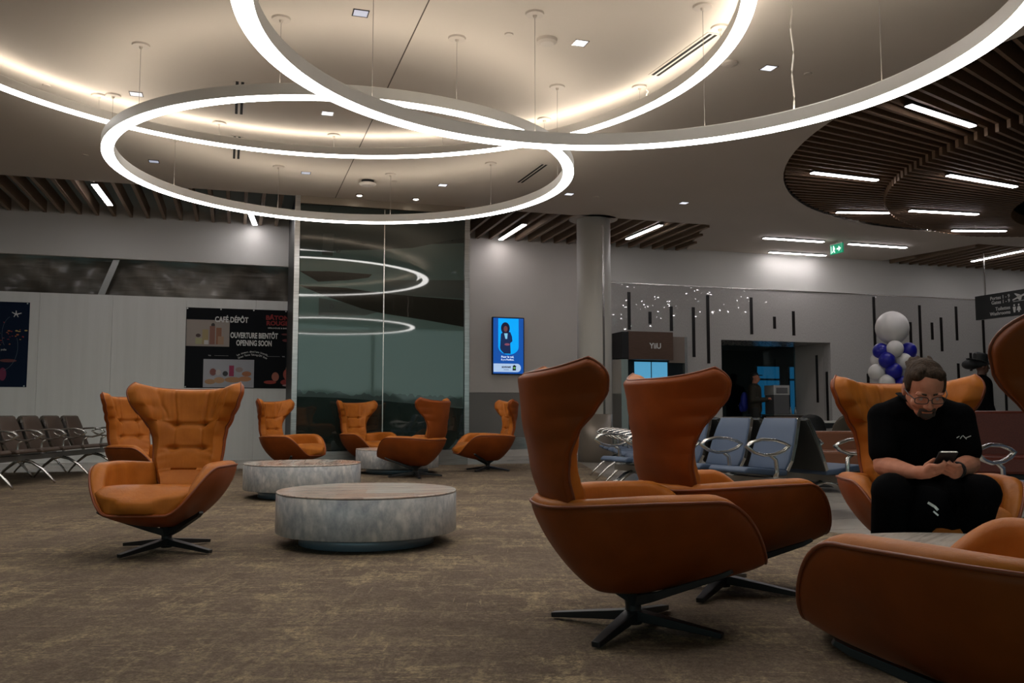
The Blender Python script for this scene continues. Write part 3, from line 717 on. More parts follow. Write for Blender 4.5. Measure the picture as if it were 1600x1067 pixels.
# ------------------------------------------------------------ suspended ring lights
def ring(R, w, h, z, prof_n=160):
    pass
def make_ring(idx, name_label, c, R, z0, cables, cord_angle=None, w=.135, h=.125):
    t = thing('ring_light', name_label, 'pendant light', (c[0], c[1], z0), 0, None)
    Ri = R - w; n = 192
    mb = MB(); vs = []; fs = []
    prof = [(Ri, .012), (Ri, h - .01), (Ri + .004, h), (R - .004, h), (R, h - .01), (R, .012), (R - .004, .008), (Ri + .004, .008)]
    for i in range(n):
        a = 2 * pi * i / n
        for r, z in prof: vs.append((r * cos(a), r * sin(a), z))
    m = len(prof)
    for i in range(n):
        j = (i + 1) % n
        for k in range(m):
            l = (k + 1) % m; fs.append((i * m + k, j * m + k, j * m + l, i * m + l))
    mb.add(vs, fs); mb.build('frame', ring_frame, t)
    def annulus(a0, a1, z, zt, name, mt):
        mb = MB(); vs = []; fs = []
        for i in range(n):
            a = 2 * pi * i / n
            for r, zz in ((a0, z), (a1, z), (a1, zt), (a0, zt)): vs.append((r * cos(a), r * sin(a), zz))
        for i in range(n):
            j = (i + 1) % n
            for k in range(4):
                l = (k + 1) % 4; fs.append((i * 4 + k, j * 4 + k, j * 4 + l, i * 4 + l))
        mb.add(vs, fs); return mb.build(name, mt, t)
    annulus(Ri + .003, R - .003, 0, .012, 'diffuser', ring_glow)
    annulus(Ri + .035, R - .035, h, h + .003, 'uplight_strip', mat('ring_uplight_%d' % idx, (.9, .9, .9), .5, emit=(1.0, .90, .76), es=RING_UP[idx]))
    top = ZC - z0
    for a in cables:
        a = radians(a); r = (R + Ri) / 2
        cb = MB().sweep([(r * cos(a), r * sin(a), h), (r * cos(a), r * sin(a), top - .02)], .005, .005, n=6).build('cable', cable_m, t)
        MB().lathe([(.012, -.045), (.02, -.02), (.085, -.018), (.09, 0)], 28, Matrix.Translation((r * cos(a), r * sin(a), top))).build('canopy', canopy_m, cb)
    if cord_angle is not None:
        a = radians(cord_angle); r = (R + Ri) / 2
        pts = []
        for i in range(26):
            f = i / 25; wob = .012 * sin(f * 17) * (1 - abs(2 * f - 1) ** 3)
            pts.append((r * cos(a) + wob, r * sin(a) + wob * .6, h + (top - h - .01) * f))
        MB().sweep(pts, .014, .014, n=8).build('power_cord', white_cord, t)
    return t
make_ring(2, 'nearest illuminated ring pendant, hanging highest in the picture over the near chairs', (.764, 5.64), 2.51, 3.385, [103, 66, 142, 180, 28, -10, -60, -120, 220], 47)
make_ring(1, 'smallest-looking illuminated ring pendant hanging lowest in front of the glass enclosure', (-2.05, 10.87), 2.82, 3.88, [-129, -93, -57, -21, 15, 51, 87, 123, 159, 195], 10)
make_ring(3, 'widest illuminated ring pendant hung close under the ceiling with a bright halo', (-1.80, 7.85), 3.92, 4.365, [143, 121, 99, 77, 55, 32, 7, 165, 188, 210, -15], 30, h=.115)

# ------------------------------------------------------------ small ceiling fittings
dl_lab = ['at the top middle, inside the widest ring', 'between the two overlapping rings', 'at the top right of centre near the smoke detector', 'right of the nearest ring, highest at right', 'behind the left edge of the rings', 'inside the lowest ring at left', 'inside the lowest ring left of the detector',
          'inside the lowest ring at right', 'just right of the lowest ring', 'between the lowest ring and the column, farthest right']
for k, (x, y) in enumerate([(-1.42, 8.01), (-2.31, 10.79), (.69, 8.68), (2.79, 9.33), (-4.42, 10.12), (-5.34, 12.91), (-3.22, 13.54), (-1.14, 14.28), (.98, 14.88), (3.07, 15.52)]):
    t = thing('downlight', 'small square recessed downlight ' + dl_lab[k], 'ceiling light', (x, y, ZC), .3, 'square downlights')
    mb = MB()
    for a in range(4):
        mb.box(-.075, .075, .065, .075, -.006, .0, Matrix.Rotation(a * pi / 2, 4, 'Z'))
    mb.build('frame', black_metal if k in (0, 4, 5) else chrome, t)
    MB().box(-.065, .065, -.065, .065, -.004, -.001).build('reflector', mat('dim_reflector', (.5, .5, .55), .3, .4, emit=(.75, .8, 1), es=.45) if k in (0, 4, 5, 6) else mat('lit_reflector', (.8, .8, .85), .3, emit=(.85, .88, 1), es=1.1), t)
for x, y, lab in ((-2.62, 14.92, 'left one above the glass enclosure'), (-1.68, 15.19, 'right one above the glass enclosure')):
    t = thing('round_downlight', 'small round lit downlight, ' + lab, 'ceiling light', (x, y, ZC), 0, 'round downlights over the glass')
    MB().lathe([(.05, -.02), (.065, 0)], 28).build('trim_ring', chrome, t)
    MB().lathe([(.042, -.024), (.045, -.02)], 28).build('lamp', mat('spot_lamp', (.9, .9, .9), .4, emit=(1, .93, .82), es=14), t)
def vent(x0, y0, x1, y1, lab, m):
    c = ((x0 + x1) / 2, (y0 + y1) / 2); L = sqrt((x1 - x0) ** 2 + (y1 - y0) ** 2); a = atan2(y1 - y0, x1 - x0)
    t = thing('slot_diffuser', lab, 'air vent', (*c, ZC), a, 'slot air diffusers')
    MB().box(-L / 2, L / 2, -.075, .075, -.006, 0).build('frame', m, t)
    for yy in (-.03, .03): MB().box(-L / 2 + .02, L / 2 - .02, yy - .016, yy + .016, -.009, -.006).build('slot', void_m, t)
vent(1.58, 9.55, 2.0, 8.45, 'long white two-slot air diffuser inside the widest ring at right', ceil_m)
vent(.12, 14.12, .50, 13.04, 'white two-slot air diffuser inside the lowest ring at right', ceil_m)
vent(-3.07, 9.70, -3.43, 10.82, 'metal-framed two-slot air diffuser nearer, inside the rings at left', canopy_m)
vent(-3.72, 11.69, -4.07, 12.77, 'metal-framed two-slot air diffuser farther, seen through the lowest ring at left', canopy_m)
def puck(name, x, y, prof, m, lab, cat):
    tag(MB().lathe(prof, 32, Matrix.Translation((0, 0, 0))).build(name, m, loc=(x, y, ZC)), lab, cat)
puck('smoke_detector', .35, 8.60, [(.07, -.05), (.10, -.03), (.105, 0)], canopy_m, 'round beige smoke detector inside the widest ring near the top', 'detector')
puck('smoke_detector', 2.33, 9.19, [(.04, -.035), (.085, -.02), (.09, 0)], canopy_m, 'flat round smoke detector right of the widest ring', 'detector')
for x, y, lab in ((-.03, 8.47, 'at the top middle'), (-6.20, 12.58, 'at the left outside the lowest ring'), (-5.33, 9.84, 'at the far left between the halo and the ring'), (3.27, 9.49, 'right of the square downlight at right'), (1.46, 15.06, 'left of the column top'), (-1.90, 14.04, 'just right of the white detector by the glass')):
    puck('sprinkler_cover', x, y, [(.04, -.012), (.045, 0)], canopy_m, 'tiny flat sprinkler cover ' + lab, 'sprinkler')
t = thing('access_point', 'white round wireless unit on a black ring, on the ceiling above the glass enclosure', 'wireless unit', (-2.33, 14.0, ZC))
MB().lathe([(.10, -.05), (.10, 0)], 32).build('mount', black_m, t)
MB().lathe([(.10, -.085), (.135, -.07), (.14, -.05)], 32).build('cover', mat('unit_white', (.6, .56, .52), .4), t)

# exit sign
t = thing('exit_sign', 'small green running-man exit sign hanging under the white soffit', 'exit sign', (7.20, 19.35, ZC + .07), radians(-71))
MB().box(-.01, .01, -.01, .01, -.06, 0).box(-.2, .2, -.02, .02, -.08, -.06).build('bracket', canopy_m, t)
MB().box(-.20, .20, -.018, .018, -.29, -.08).build('panel', mat('exit_green', (.0, .2, .1), .4, emit=(.0, .22, .10), es=.8), t)
ew = mat('exit_white', (.8, .8, .8), .4, emit=(.7, 1, .85), es=1.0)
MB().prism(disc(-.08, -.12, .018, .016), -.022, -.019).prism([(-.10, -.14), (-.05, -.14), (-.03, -.19), (-.045, -.2), (-.07, -.17), (-.06, -.21), (-.03, -.26), (-.05, -.27), (-.08, -.22), (-.12, -.26), (-.135, -.25), (-.10, -.2)], -.022, -.019).prism(rect(-.17, -.155, -.27, -.10), -.022, -.019).build('pictogram', ew, t)
MB().prism([(.02, -.175), (.08, -.175), (.08, -.13), (.16, -.19), (.08, -.25), (.08, -.205), (.02, -.205)], -.022, -.019).build('arrow', ew, t)

# hanging direction sign (perpendicular to the wall)
sd = Vector((.296, -.955)).normalized()
t = thing('direction_sign', 'black hanging bilingual gates and washrooms sign with white lettering at right', 'sign', (11.09 + sd.x * 1.4, 20.95 + sd.y * 1.4, 3.12), atan2(sd.y, sd.x))
MB().box(-1.4, 1.4, -.04, .04, 0, .57).build('panel', mat('sign_black', (.006, .008, .008), .35), t, bevel=.006)
MB().box(-1.15, -1.12, -.012, .012, .57, ZC + .3 - 3.12).build('rod', chrome, t); MB().box(.9, .93, -.012, .012, .57, ZC + .3 - 3.12).build('rod', chrome, t)
sx0 = .02
for body, z in (('Portes 1 - 9', .46), ('Gates 1 - 9', .355), ('Toilettes', .20), ('Washrooms', .095)):
    text(body, .115, white_txt, t, (-.40, -.042, z), align='RIGHT', name='lettering', bold=.001)
mb = MB()
mb.prism([(.17, .37), (.50, .475), (.53, .46), (.50, .43), (.17, .34)], -.044, -.041).prism([(.30, .42), (.22, .50), (.26, .50), (.40, .45)], -.044, -.041).prism([(.30, .38), (.36, .33), (.40, .34), (.42, .41)], -.044, -.041).prism(rect(.18, .55, .315, .325), -.044, -.041)
mb.prism(disc(.21, .235, .022, .022), -.044, -.041).prism([(.17, .20), (.25, .20), (.24, .12), (.23, .07), (.19, .07), (.18, .12)], -.044, -.041)
mb.prism(disc(.33, .235, .022, .022), -.044, -.041).prism([(.30, .20), (.36, .20), (.39, .11), (.35, .11), (.35, .07), (.31, .07), (.31, .11), (.27, .11)], -.044, -.041)
mb.v = [(x - .50, y, z) for x, y, z in mb.v]
mb.build('pictogram', white_txt, t)

# ------------------------------------------------------------ coffee tables
def superdisc(R, z0, z1, bev=.006, n=96): return [(R - bev, z0), (R, z0 + bev), (R, z1 - bev), (R - bev, z1)]
TR = .632
def make_table():
    t = thing('coffee_table', '', 'coffee table')
    b = MB().lathe([(.473, .004), (.473, .09)], 96).build('plinth', steel_blue_refl, t)
    d = MB().lathe(superdisc(TR, .087, .355), 128).build('drum', terrazzo, t)
    p = MB().lathe([(TR - .006, .3555), (TR - .001, .358), (TR - .001, .366), (TR - .004, .369)], 128).build('top', marble_top, t)
    for o in (b, d, p):
        for q in o.data.polygons: q.use_smooth = len(q.vertices) == 4
        o.data.validate()
    return t
tb0 = make_table()
for k, (x, y, a, lab) in enumerate([(-1.03, 6.36, .2, 'round drum coffee table of mottled grey stone, nearest one in the left group'), (-2.31, 9.83, 1.7, 'round drum coffee table of mottled grey stone, second one directly behind the front table'),
                               (-1.76, 13.66, 3.0, 'round drum coffee table of mottled grey stone, farthest one behind the turned-away chair'), (1.835, 3.46, .9, 'round drum coffee table with veined pale top in front of the seated man')]):
    t = tb0 if k == 0 else copy_tree(tb0)
    t.location = (x, y, .008); t.rotation_euler = (0, 0, a); tag(t, lab, 'coffee table', 'round stone coffee tables')

# ------------------------------------------------------------ wing chairs (front = -Y)
def lerp(a, b, f): return a + (b - a) * f
def interp(tab, z):
    if z <= tab[0][0]: return tab[0][1]
    for (a, va), (b, vb) in zip(tab, tab[1:]):
        if z <= b:
            f = (z - a) / (b - a); f = f * f * (3 - 2 * f) * .5 + f * .5
            return va + (vb - va) * f
    return tab[-1][1]
def smooth(a, b, x):
    t = max(0, min(1, (x - a) / (b - a))); return t * t * (3 - 2 * t)
AW = .425
def rim(a):
    """a=0 front ... pi rear; returns x, f, z of the shell rim"""
    c, s_ = cos(a), sin(a)
    x = AW * math.copysign(abs(s_) ** .72, s_)
    f = (.54 if c > 0 else .43) * math.copysign(abs(c) ** .80, c)
    aa = abs(a)
    # rear of the shell is narrower than the arms
    x *= 1 - .20 * smooth(1.7, 2.9, aa)
    z = lerp(.285, .565, smooth(.30, 1.25, aa) ** .85); z -= .03 * smooth(1.5, 2.9, aa)
    return x, f, z
def shell_pt(a, v):
    x, f, z = rim(a); bx, bf, bz = .10 * sin(a), -.03 + .13 * cos(a), .165
    h = 1 - (1 - v) ** (1.66 - .34 * abs(cos(a)) ** 2); g = lerp(v ** 1.28, v ** 1.05, (.5 + .5 * cos(a)) * .6)
    return lerp(bx, x, h), lerp(bf, f, h), lerp(bz, z, g)
SHT = [[shell_pt(-pi + 2 * pi * i / 120, j / 40) for j in range(41)] for i in range(120)]
def clamp_in(x, f, z, gap=.022):
    """pull a point of the upholstery back inside the shell at its own height"""
    best = None; th = atan2(x, f)
    for col in SHT:
        if z < col[0][2]: continue
        if z > col[-1][2]:
            if abs(atan2(col[-1][0], col[-1][1])) < .30: continue
            px, pf = col[-1][0], col[-1][1]
            d = abs((atan2(px, pf) - th + pi) % (2 * pi) - pi)
            if best is None or d < best[0]: best = (d, sqrt(px * px + pf * pf) + .004)
            continue
        for j in range(40):
            if col[j][2] <= z <= col[j + 1][2]:
                k = (z - col[j][2]) / max(1e-6, col[j + 1][2] - col[j][2])
                px, pf = lerp(col[j][0], col[j + 1][0], k), lerp(col[j][1], col[j + 1][1], k)
                d = abs((atan2(px, pf) - th + pi) % (2 * pi) - pi)
                if best is None or d < best[0]: best = (d, sqrt(px * px + pf * pf))
                break
    if best and best[0] < .12:
        r = sqrt(x * x + f * f); m = best[1] - gap
        if r > m: x, f = x * m / r, f * m / r
    return x, f
def make_armchair():
    t = thing('armchair', '', 'armchair')
    n, m = 96, 16
    # outer shell
    vs = []; fs = []
    for i in range(n):
        a = -pi + 2 * pi * i / n; x, f, z = rim(a)
        bx, bf, bz = .10 * sin(a), -.03 + .13 * cos(a), .165
        for j in range(m + 1):
            v = j / m; h = 1 - (1 - v) ** (1.66 - .34 * abs(cos(a)) ** 2); g = v ** 1.28
            fr = .5 + .5 * cos(a); g = lerp(g, v ** 1.05, fr * .6)
            vs.append((lerp(bx, x, h), -lerp(bf, f, h), lerp(bz, z, g)))
    for i in range(n):
        k = (i + 1) % n
        for j in range(m): fs.append((i * (m + 1) + j, k * (m + 1) + j, k * (m + 1) + j + 1, i * (m + 1) + j + 1))
    fs.append(tuple(i * (m + 1) for i in range(n)))
    o = MB().add(vs, fs).build('shell', shell_l, t, smooth=True)
    sm = o.modifiers.new('solid', 'SOLIDIFY'); sm.thickness = .014; sm.offset = -1
    MB().sweep([(x, -f, z) for x, f, z in [rim(-pi + 2 * pi * i / n) for i in range(n)]], .013, .013, closed=True, n=8).build('piping', piping_m, t, smooth=True)
    # arm lining (padded inside of the shell)
    vs = []; fs = []; K = 12
    angs = [-pi + 2 * pi * i / n for i in range(n)]
    for a in angs:
        x, f, z = rim(a); aa = abs(a)
        L = sqrt(x * x + f * f); nx, nf = -x / L, -f / L
        th = lerp(.085, .105, smooth(.5, 1.2, aa)); th = lerp(th, .05, smooth(2.2, 2.8, aa))
        zi = lerp(z - .05, .36, smooth(.35, .7, aa)); dn = .045 * (1 - smooth(.25, .62, aa))
        for k in range(K):
            q = k / (K - 1)
            if q < .6:
                b = pi * q / .6
                off = th * (1 - cos(b)) / 2; zz = z + .028 * sin(b) - (.012 if q > .5 else 0) * (q - .5) * 10 - dn * min(1, q * 5)
            else:
                g = (q - .6) / .4; off = th + .02 * g; zz = lerp(z - .012, zi, g) - dn
            lx, lf = x + nx * (off + .006), f + nf * (off + .006)
            if q > .6 or dn > .0015: lx, lf = clamp_in(lx, lf, zz, .016)
            vs.append((lx, -lf, zz))
    for i in range(n):
        k2 = (i + 1) % n
        for k in range(K - 1): fs.append((i * K + k, k2 * K + k, k2 * K + k + 1, i * K + k + 1))
    MB().add(vs, fs).build('arm_lining', leather, t, smooth=True)
    # seat cushion
    vs = []; fs = []; nu, nv = 64, 22
    for j in range(nv + 1):
        ph = -pi / 2 + pi * j / nv
        cz = math.copysign(abs(sin(ph)) ** .75, sin(ph)); cr = abs(cos(ph)) ** .45
        for i in range(nu):
            a = 2 * pi * i / nu - pi; c, s_ = cos(a), sin(a)
            lo = 1 - .12 * max(0, -sin(ph)) ** .7
            x = .355 * math.copysign(abs(s_) ** .60, s_) * cr * lo
            f = .085 + (.475 if c > 0 else .36) * math.copysign(abs(c) ** .66, c) * cr * (lo if c < 0 else .5 + .5 * lo)
            wid = 1 + .08 * smooth(.1, .5, f); x *= wid
            z = .362 + .070 * cz + .03 * smooth(-.1, .35, f) * (cz > 0) - .018 * smooth(.38, .56, f) * (1 if cz > 0 else 0)
            z -= .006 * exp(-((f - .1) / .16) ** 2) * (cz > .5)
            z -= .034 * smooth(.34, .52, f)
            x, f = clamp_in(x, f, z, .022)
            vs.append((x, -f, z))
    for j in range(nv):
        for i in range(nu):
            k = (i + 1) % nu; fs.append((j * nu + i, j * nu + k, (j + 1) * nu + k, (j + 1) * nu + i))
    MB().add(vs, fs).build('seat_cushion', leather, t, smooth=True)
    # back with wings
    Wt = [(.36, .15), (.46, .205), (.56, .24), (.62, .245), (.70, .25), (.78, .268), (.87, .32), (.96, .375), (1.04, .40), (1.2, .408)]
    Fb = [(.36, -.25), (.50, -.34), (.70, -.405), (.90, -.445), (1.15, -.465)]
    Ct = [(.36, .01), (.60, .045), (.72, .07), (.82, .120), (.90, .185), (.98, .23), (1.2, .24)]
    ns, nt_ = 88, 60
    def S(s, tt):
        zt = 1.08 + .048 * abs(s) ** 3.2
        z = .36 + (zt - .36) * tt
        zz = z - .02 * abs(s) ** 2
        W = interp(Wt, zz); C = interp(Ct, zz)
        top = max(0, (tt - .88) / .12); cut = 1 - .07 * top ** 3
        C2 = C * (1 - .30 * top ** 2.4)
        x = W * cut * (s * (1 - .10 * abs(s) ** 3) / .90)
        f = interp(Fb, z) + C2 * abs(s) ** 2.3
        return Vector((x, -f, z))
    def nrm(s, tt):
        e = .01; a = S(min(s + e, 1), tt) - S(max(s - e, -1), tt); b = S(s, min(tt + e, 1)) - S(s, max(tt - e, 0))
        v = a.cross(b); v.normalize(); return v if v.y < 0 or abs(s) > .6 else v
    def tuft(s, z):
        x = s * interp(Wt, z)
        d = 0
        for rz, xx in ((.815, .100), (.645, .098)):
            for sg in (-1, 1):
                r2 = ((x - sg * xx) / .030) ** 2 + ((z - rz) / .022) ** 2; d += .026 * exp(-r2)
            d += .019 * exp(-((z - rz - .02 * (abs(x) > xx) * ((abs(x) - xx) / .15)) / .011) ** 2) * (1 if abs(x) < xx else exp(-((abs(x) - xx) / .07) ** 2))
        xs = lerp(.100, .125, smooth(.82, 1.08, z))
        if z > .815: d += .017 * exp(-((abs(x) - xs) / .009) ** 2)
        elif z > .645: d += .006 * exp(-((abs(x) - .099) / .008) ** 2)
        if z > .86:
            d += .0045 * max(0, sin(x * 95 + 3 * z)) * exp(-((abs(x) - .2) / .12) ** 2)
            d += .010 * exp(-((abs(x) - .215 - (z - .98) * .45) / .012) ** 2)
        if z < .62: d += .003 * sin(z * 120 + abs(x) * 20) * smooth(.05, .2, abs(x))
        return d
    vi = []; vo = []; fs = []
    for i in range(ns + 1):
        s = -1 + 2 * i / ns
        for j in range(nt_ + 1):
            tt = j / nt_; p = S(s, tt); nn = nrm(s, tt)
            ed = min(1, (1 - abs(s) ** 1.0) / .13); et = min(1, (1 - tt) / .06)
            puff = sqrt(max(0, 1 - (1 - ed) ** 2)) * sqrt(max(0, 1 - (1 - et) ** 2))
            th = .006 + .068 * puff
            dd = tuft(s, p.z) * min(1, puff * 1.5)
            vi.append(p + nn * (th - dd)); vo.append(p)
    N1 = (ns + 1) * (nt_ + 1); idx = lambda i, j: i * (nt_ + 1) + j
    for i in range(ns):
        for j in range(nt_): fs.append((idx(i, j), idx(i + 1, j), idx(i + 1, j + 1), idx(i, j + 1)))
    f2 = [tuple(k + N1 for k in reversed(f)) for f in fs]
    bd = [idx(i, 0) for i in range(ns + 1)] + [idx(ns, j) for j in range(1, nt_ + 1)] + [idx(i, nt_) for i in range(ns - 1, -1, -1)] + [idx(0, j) for j in range(nt_ - 1, 0, -1)]
    f3 = [(bd[k], bd[(k + 1) % len(bd)], bd[(k + 1) % len(bd)] + N1, bd[k] + N1) for k in range(len(bd))]
    MB().add(vi + vo, fs + f2 + f3).build('back_cushion', leather, t, smooth=True)
    # outer back shell
    vo2 = []
    for i in range(ns + 1):
        s = -1 + 2 * i / ns
        for j in range(nt_ + 1):
            tt = j / nt_; p = S(s, tt); nn = nrm(s, tt)
            ed = min(1, (1 - abs(s)) / .05); et = min(1, (1 - tt) / .03)
            vo2.append(p - nn * (.003 + .026 * sqrt(max(0, 1 - (1 - ed) ** 2)) * sqrt(max(0, 1 - (1 - et) ** 2))))
    MB().add([p for p in vo2] + [p - Vector((0, 0, 0)) for p in vo], fs + f2 + f3).build('back_shell', shell_l, t, smooth=True)
    path = [S(-1, j / nt_) for j in range(nt_ + 1)] + [S(-1 + 2 * i / ns, 1) for i in range(1, ns)] + [S(1, 1 - j / nt_) for j in range(nt_ + 1)]
    MB().sweep(path, .012, .012, n=8).build('back_piping', piping_m, t, smooth=True)
    # fork and swivel star base
    fk = MB()
    for sg in (-1, 1):
        fk.sweep([(0, 0, .115), (sg * .09, -.07, .15), (sg * .30, -.27, .262), (sg * .33, -.30, .285)], [.05, .045, .035, .03], [.05, .035, .022, .016])
    fk.sweep([(0, 0, .12), (0, .10, .185)], .05, .04)
    fk.lathe([(.034, .03), (.034, .10), (.040, .13), (.048, .17)], 24)
    fk.build('fork', black_metal, t, bevel=.003)
    b = MB().lathe([(.036, .022), (.040, .035), (.040, .07), (.034, .085)], 24).build('swivel_base', black_metal, t)
    for k in range(4):
        M = Matrix.Rotation(k * pi / 2, 4, 'Z')
        MB().sweep([(.02, 0, .060), (.20, 0, .040), (.385, 0, .018)], [.058, .050, .036], [.042, .032, .022], M=M).build('leg', black_metal, b, bevel=.003)
    return t
ch0 = make_armchair()
chairs = [(-2.30, 5.97, 0, 65, 'cognac leather wing chair facing the viewer, nearest one at left beside the front stone table'),
          (-3.78, 9.3, 60, 20, 'cognac leather wing chair half hidden behind the front-left wing chair'),
          (-3.36, 13.4, 66, 10, 'cognac leather wing chair facing right behind the second stone table, by the hoarding'),
          (-2.42, 14.75, 46, 40, 'cognac leather wing chair facing forward, farthest one, behind the farthest stone table'),
          (-1.377, 12.7, -115, 15, 'cognac leather wing chair seen from behind in front of the farthest stone table'),
          (-.384, 14.08, -73, 62, 'cognac leather wing chair facing left below the blue wall screen'),
          (.516, 3.836, 101, 60, 'large cognac leather wing chair seen from its side, nearest to the centre of the foreground'),
          (1.089, 4.643, 113, 60, 'cognac leather wing chair seen from behind, between the foreground one and the seated man'),
          (2.19, 4.75, -10, 30, 'cognac leather wing chair in which the man in black sits'),
          (1.32, 2.40, -150, 0, 'cognac leather wing chair cut by the lower right frame corner, closest to the viewer')]
for k, (x, y, th, br, lab) in enumerate(chairs):
    t = ch0 if k == 0 else copy_tree(ch0)
    onc = .008
    t.location = (x, y, onc); t.rotation_euler = (0, 0, radians(th)); tag(t, lab, 'armchair', 'cognac wing chairs')
    for c in t.children:
        if c.name.startswith('swivel_base'): c.rotation_euler = (0, 0, radians(br - th))

# ------------------------------------------------------------ beam seating (front = -Y)
def make_bench(nseat, label, fabric, backm, arm_h=.64, pitch=.60, group='beam seating rows'):
    t = thing('beam_bench', label, 'bench', group=group)
    L = nseat * pitch; legs = max(2, (nseat + 1) // 2 + 1)
    MB().box(-L / 2 - .03, L / 2 + .03, -.04, .04, .30, .37).build('beam', mat('beam_grey', (.30, .30, .29), .35, .8), t, bevel=.006)
    for i in range(nseat):
        cx = -L / 2 + pitch * (i + .5); hw = .245
        prof = [(-.27, .415, .05), (-.24, .435, .06), (-.10, .425, .06), (.08, .405, .06), (.20, .40, .055)]
        mb = MB(); mb.sweep([(cx, y, z) for y, z, w in prof], [2 * hw * .96, 2 * hw, 2 * hw, 2 * hw, 2 * hw * .97], [.03, .05, .055, .055, .045])
        mb.build('seat', fabric, t, bevel=.014, smooth=True)
        bp = [(.18, .42), (.22, .50), (.27, .64), (.32, .78), (.355, .865)]
        wd = [.47, .49, .48, .44, .40]
        mb = MB(); mb.sweep([(cx, y, z) for y, z in bp], wd, .035, up=(0, 1, .3))
        bk = mb.build('backrest', fabric, t, bevel=.012, smooth=True)
        mb = MB(); mb.sweep([(cx, y + .03, z - .005) for y, z in bp], [w + .006 for w in wd], .014, up=(0, 1, .3))
        mb.build('back_panel', backm, bk, bevel=.004)
        mb = MB()
        for sg in (-1, 1): mb.sweep([(cx + sg * (w / 2 + .004), y + .016, z) for (y, z), w in zip(bp, wd)], .012, .030, up=(0, 1, .3))
        mb.sweep([(cx - .19, .372, .872), (cx + .19, .372, .872)], .026, .010)
        mb.build('edge_trim', chrome, bk)
    for i in range(nseat + 1):
        x = -L / 2 + pitch * i
        top = [(-.30, arm_h - .005), (-.25, arm_h + .03), (-.14, arm_h + .052), (.0, arm_h + .045), (.10, arm_h + .02), (.16, arm_h - .005)]
        bot = [(.10, arm_h - .045), (.0, arm_h - .075), (-.12, arm_h - .08), (-.22, arm_h - .055)]
        mb = MB(); mb.sweep([(x, y, z) for y, z in top + bot], .045, .020, closed=True, up=(1, 0, 0), n=8)
        # up=(1,0,0) makes width lie in the loop plane: swap below
        mb = MB(); P = [(x, y, z) for y, z in top + bot]
        mb.sweep(P, .028, .052, closed=True, up=(1, 0, 0), n=8)
        mb.sweep([(x, -.05, arm_h - .08), (x, .01, .52), (x, .02, .42), (x, .0, .35)], [.03, .035, .04, .05], .038, up=(1, 0, 0), n=8)
        mb.build('armrest', chrome, t, smooth=True)
    for i in range(legs):
        x = -L / 2 + pitch * .5 + (L - pitch) * i / (legs - 1)
        mb = MB()
        mb.sweep([(x, .02, .31), (x, -.12, .275), (x, -.26, .19), (x, -.37, .085), (x, -.43, .012)], [.07, .065, .055, .05, .045], [.05, .042, .034, .028, .02], up=(0, 0, 1), n=8)
        mb.sweep([(x, -.02, .31), (x, .10, .275), (x, .22, .18), (x, .31, .08), (x, .36, .012)], [.07, .065, .055, .05, .045], [.05, .042, .034, .028, .02], up=(0, 0, 1), n=8)
        mb.build('leg', chrome, t, smooth=True)
    return t
def put(t, x, y, deg, z=0.0): t.location = (x, y, z); t.rotation_euler = (0, 0, radians(deg)); return t
put(make_bench(6, 'row of dark brown beam seats facing right at the left frame edge', brown_fab, taupe_back), -6.36, 12.05, 91, .008)
put(make_bench(6, 'row of brown beam seats backing onto the other brown row, facing left', brown_fab, taupe_back), -7.14, 12.1, -89, .008)
put(make_bench(7, 'row of slate blue beam seats facing left beside the column', blue_fab, grey_back), 1.56, 11.1, -90, .008)
put(make_bench(4, 'row of slate blue beam seats with leaf-shaped arms behind the second foreground wing chair', blue_fab, grey_back), 1.68, 8.55, -64, .008)
put(make_bench(3, 'row of slate blue beam seats seen from its charcoal back, backing onto the blue row', blue_fab, grey_back), 2.56, 8.62, 116, .0)
put(make_bench(2, 'slate blue beam seats cut by the right frame edge beside the man', blue_fab, grey_back), 3.86, 5.95, -60)

# ------------------------------------------------------------ lounge sofas, side chairs, bar table at right
def sofa(label, x, y, deg, w, top, m):
    t = thing('sofa', label, 'sofa', (x, y, 0), radians(deg))
    MB().box(-w / 2, w / 2, .28, .42, .12, top).build('backrest', m, t, bevel=.03)
    MB().box(-w / 2 + .02, w / 2 - .02, -.35, .28, .30, .48).build('seat', m, t, bevel=.03)
    MB().box(-w / 2 + .05, w / 2 - .05, -.30, .38, .06, .30).build('base', black_m, t, bevel=.01)
    for sx in (-1, 1):
        for sy in (-.25, .33): MB().box(sx * (w / 2 - .1) - .02, sx * (w / 2 - .1) + .02, sy - .02, sy + .02, 0, .07).build('leg', chrome, t)
    return t
sofa('high-backed oxblood sofa behind the seated man, right of his chair', 5.35, 9.3, -8, 1.9, .945, redsofa)
sofa('low brown sofa behind the blue seats, left of the seated man', 3.95, 10.6, -8, 1.1, .70, mat('brown_leather', (.16, .055, .022), .4))
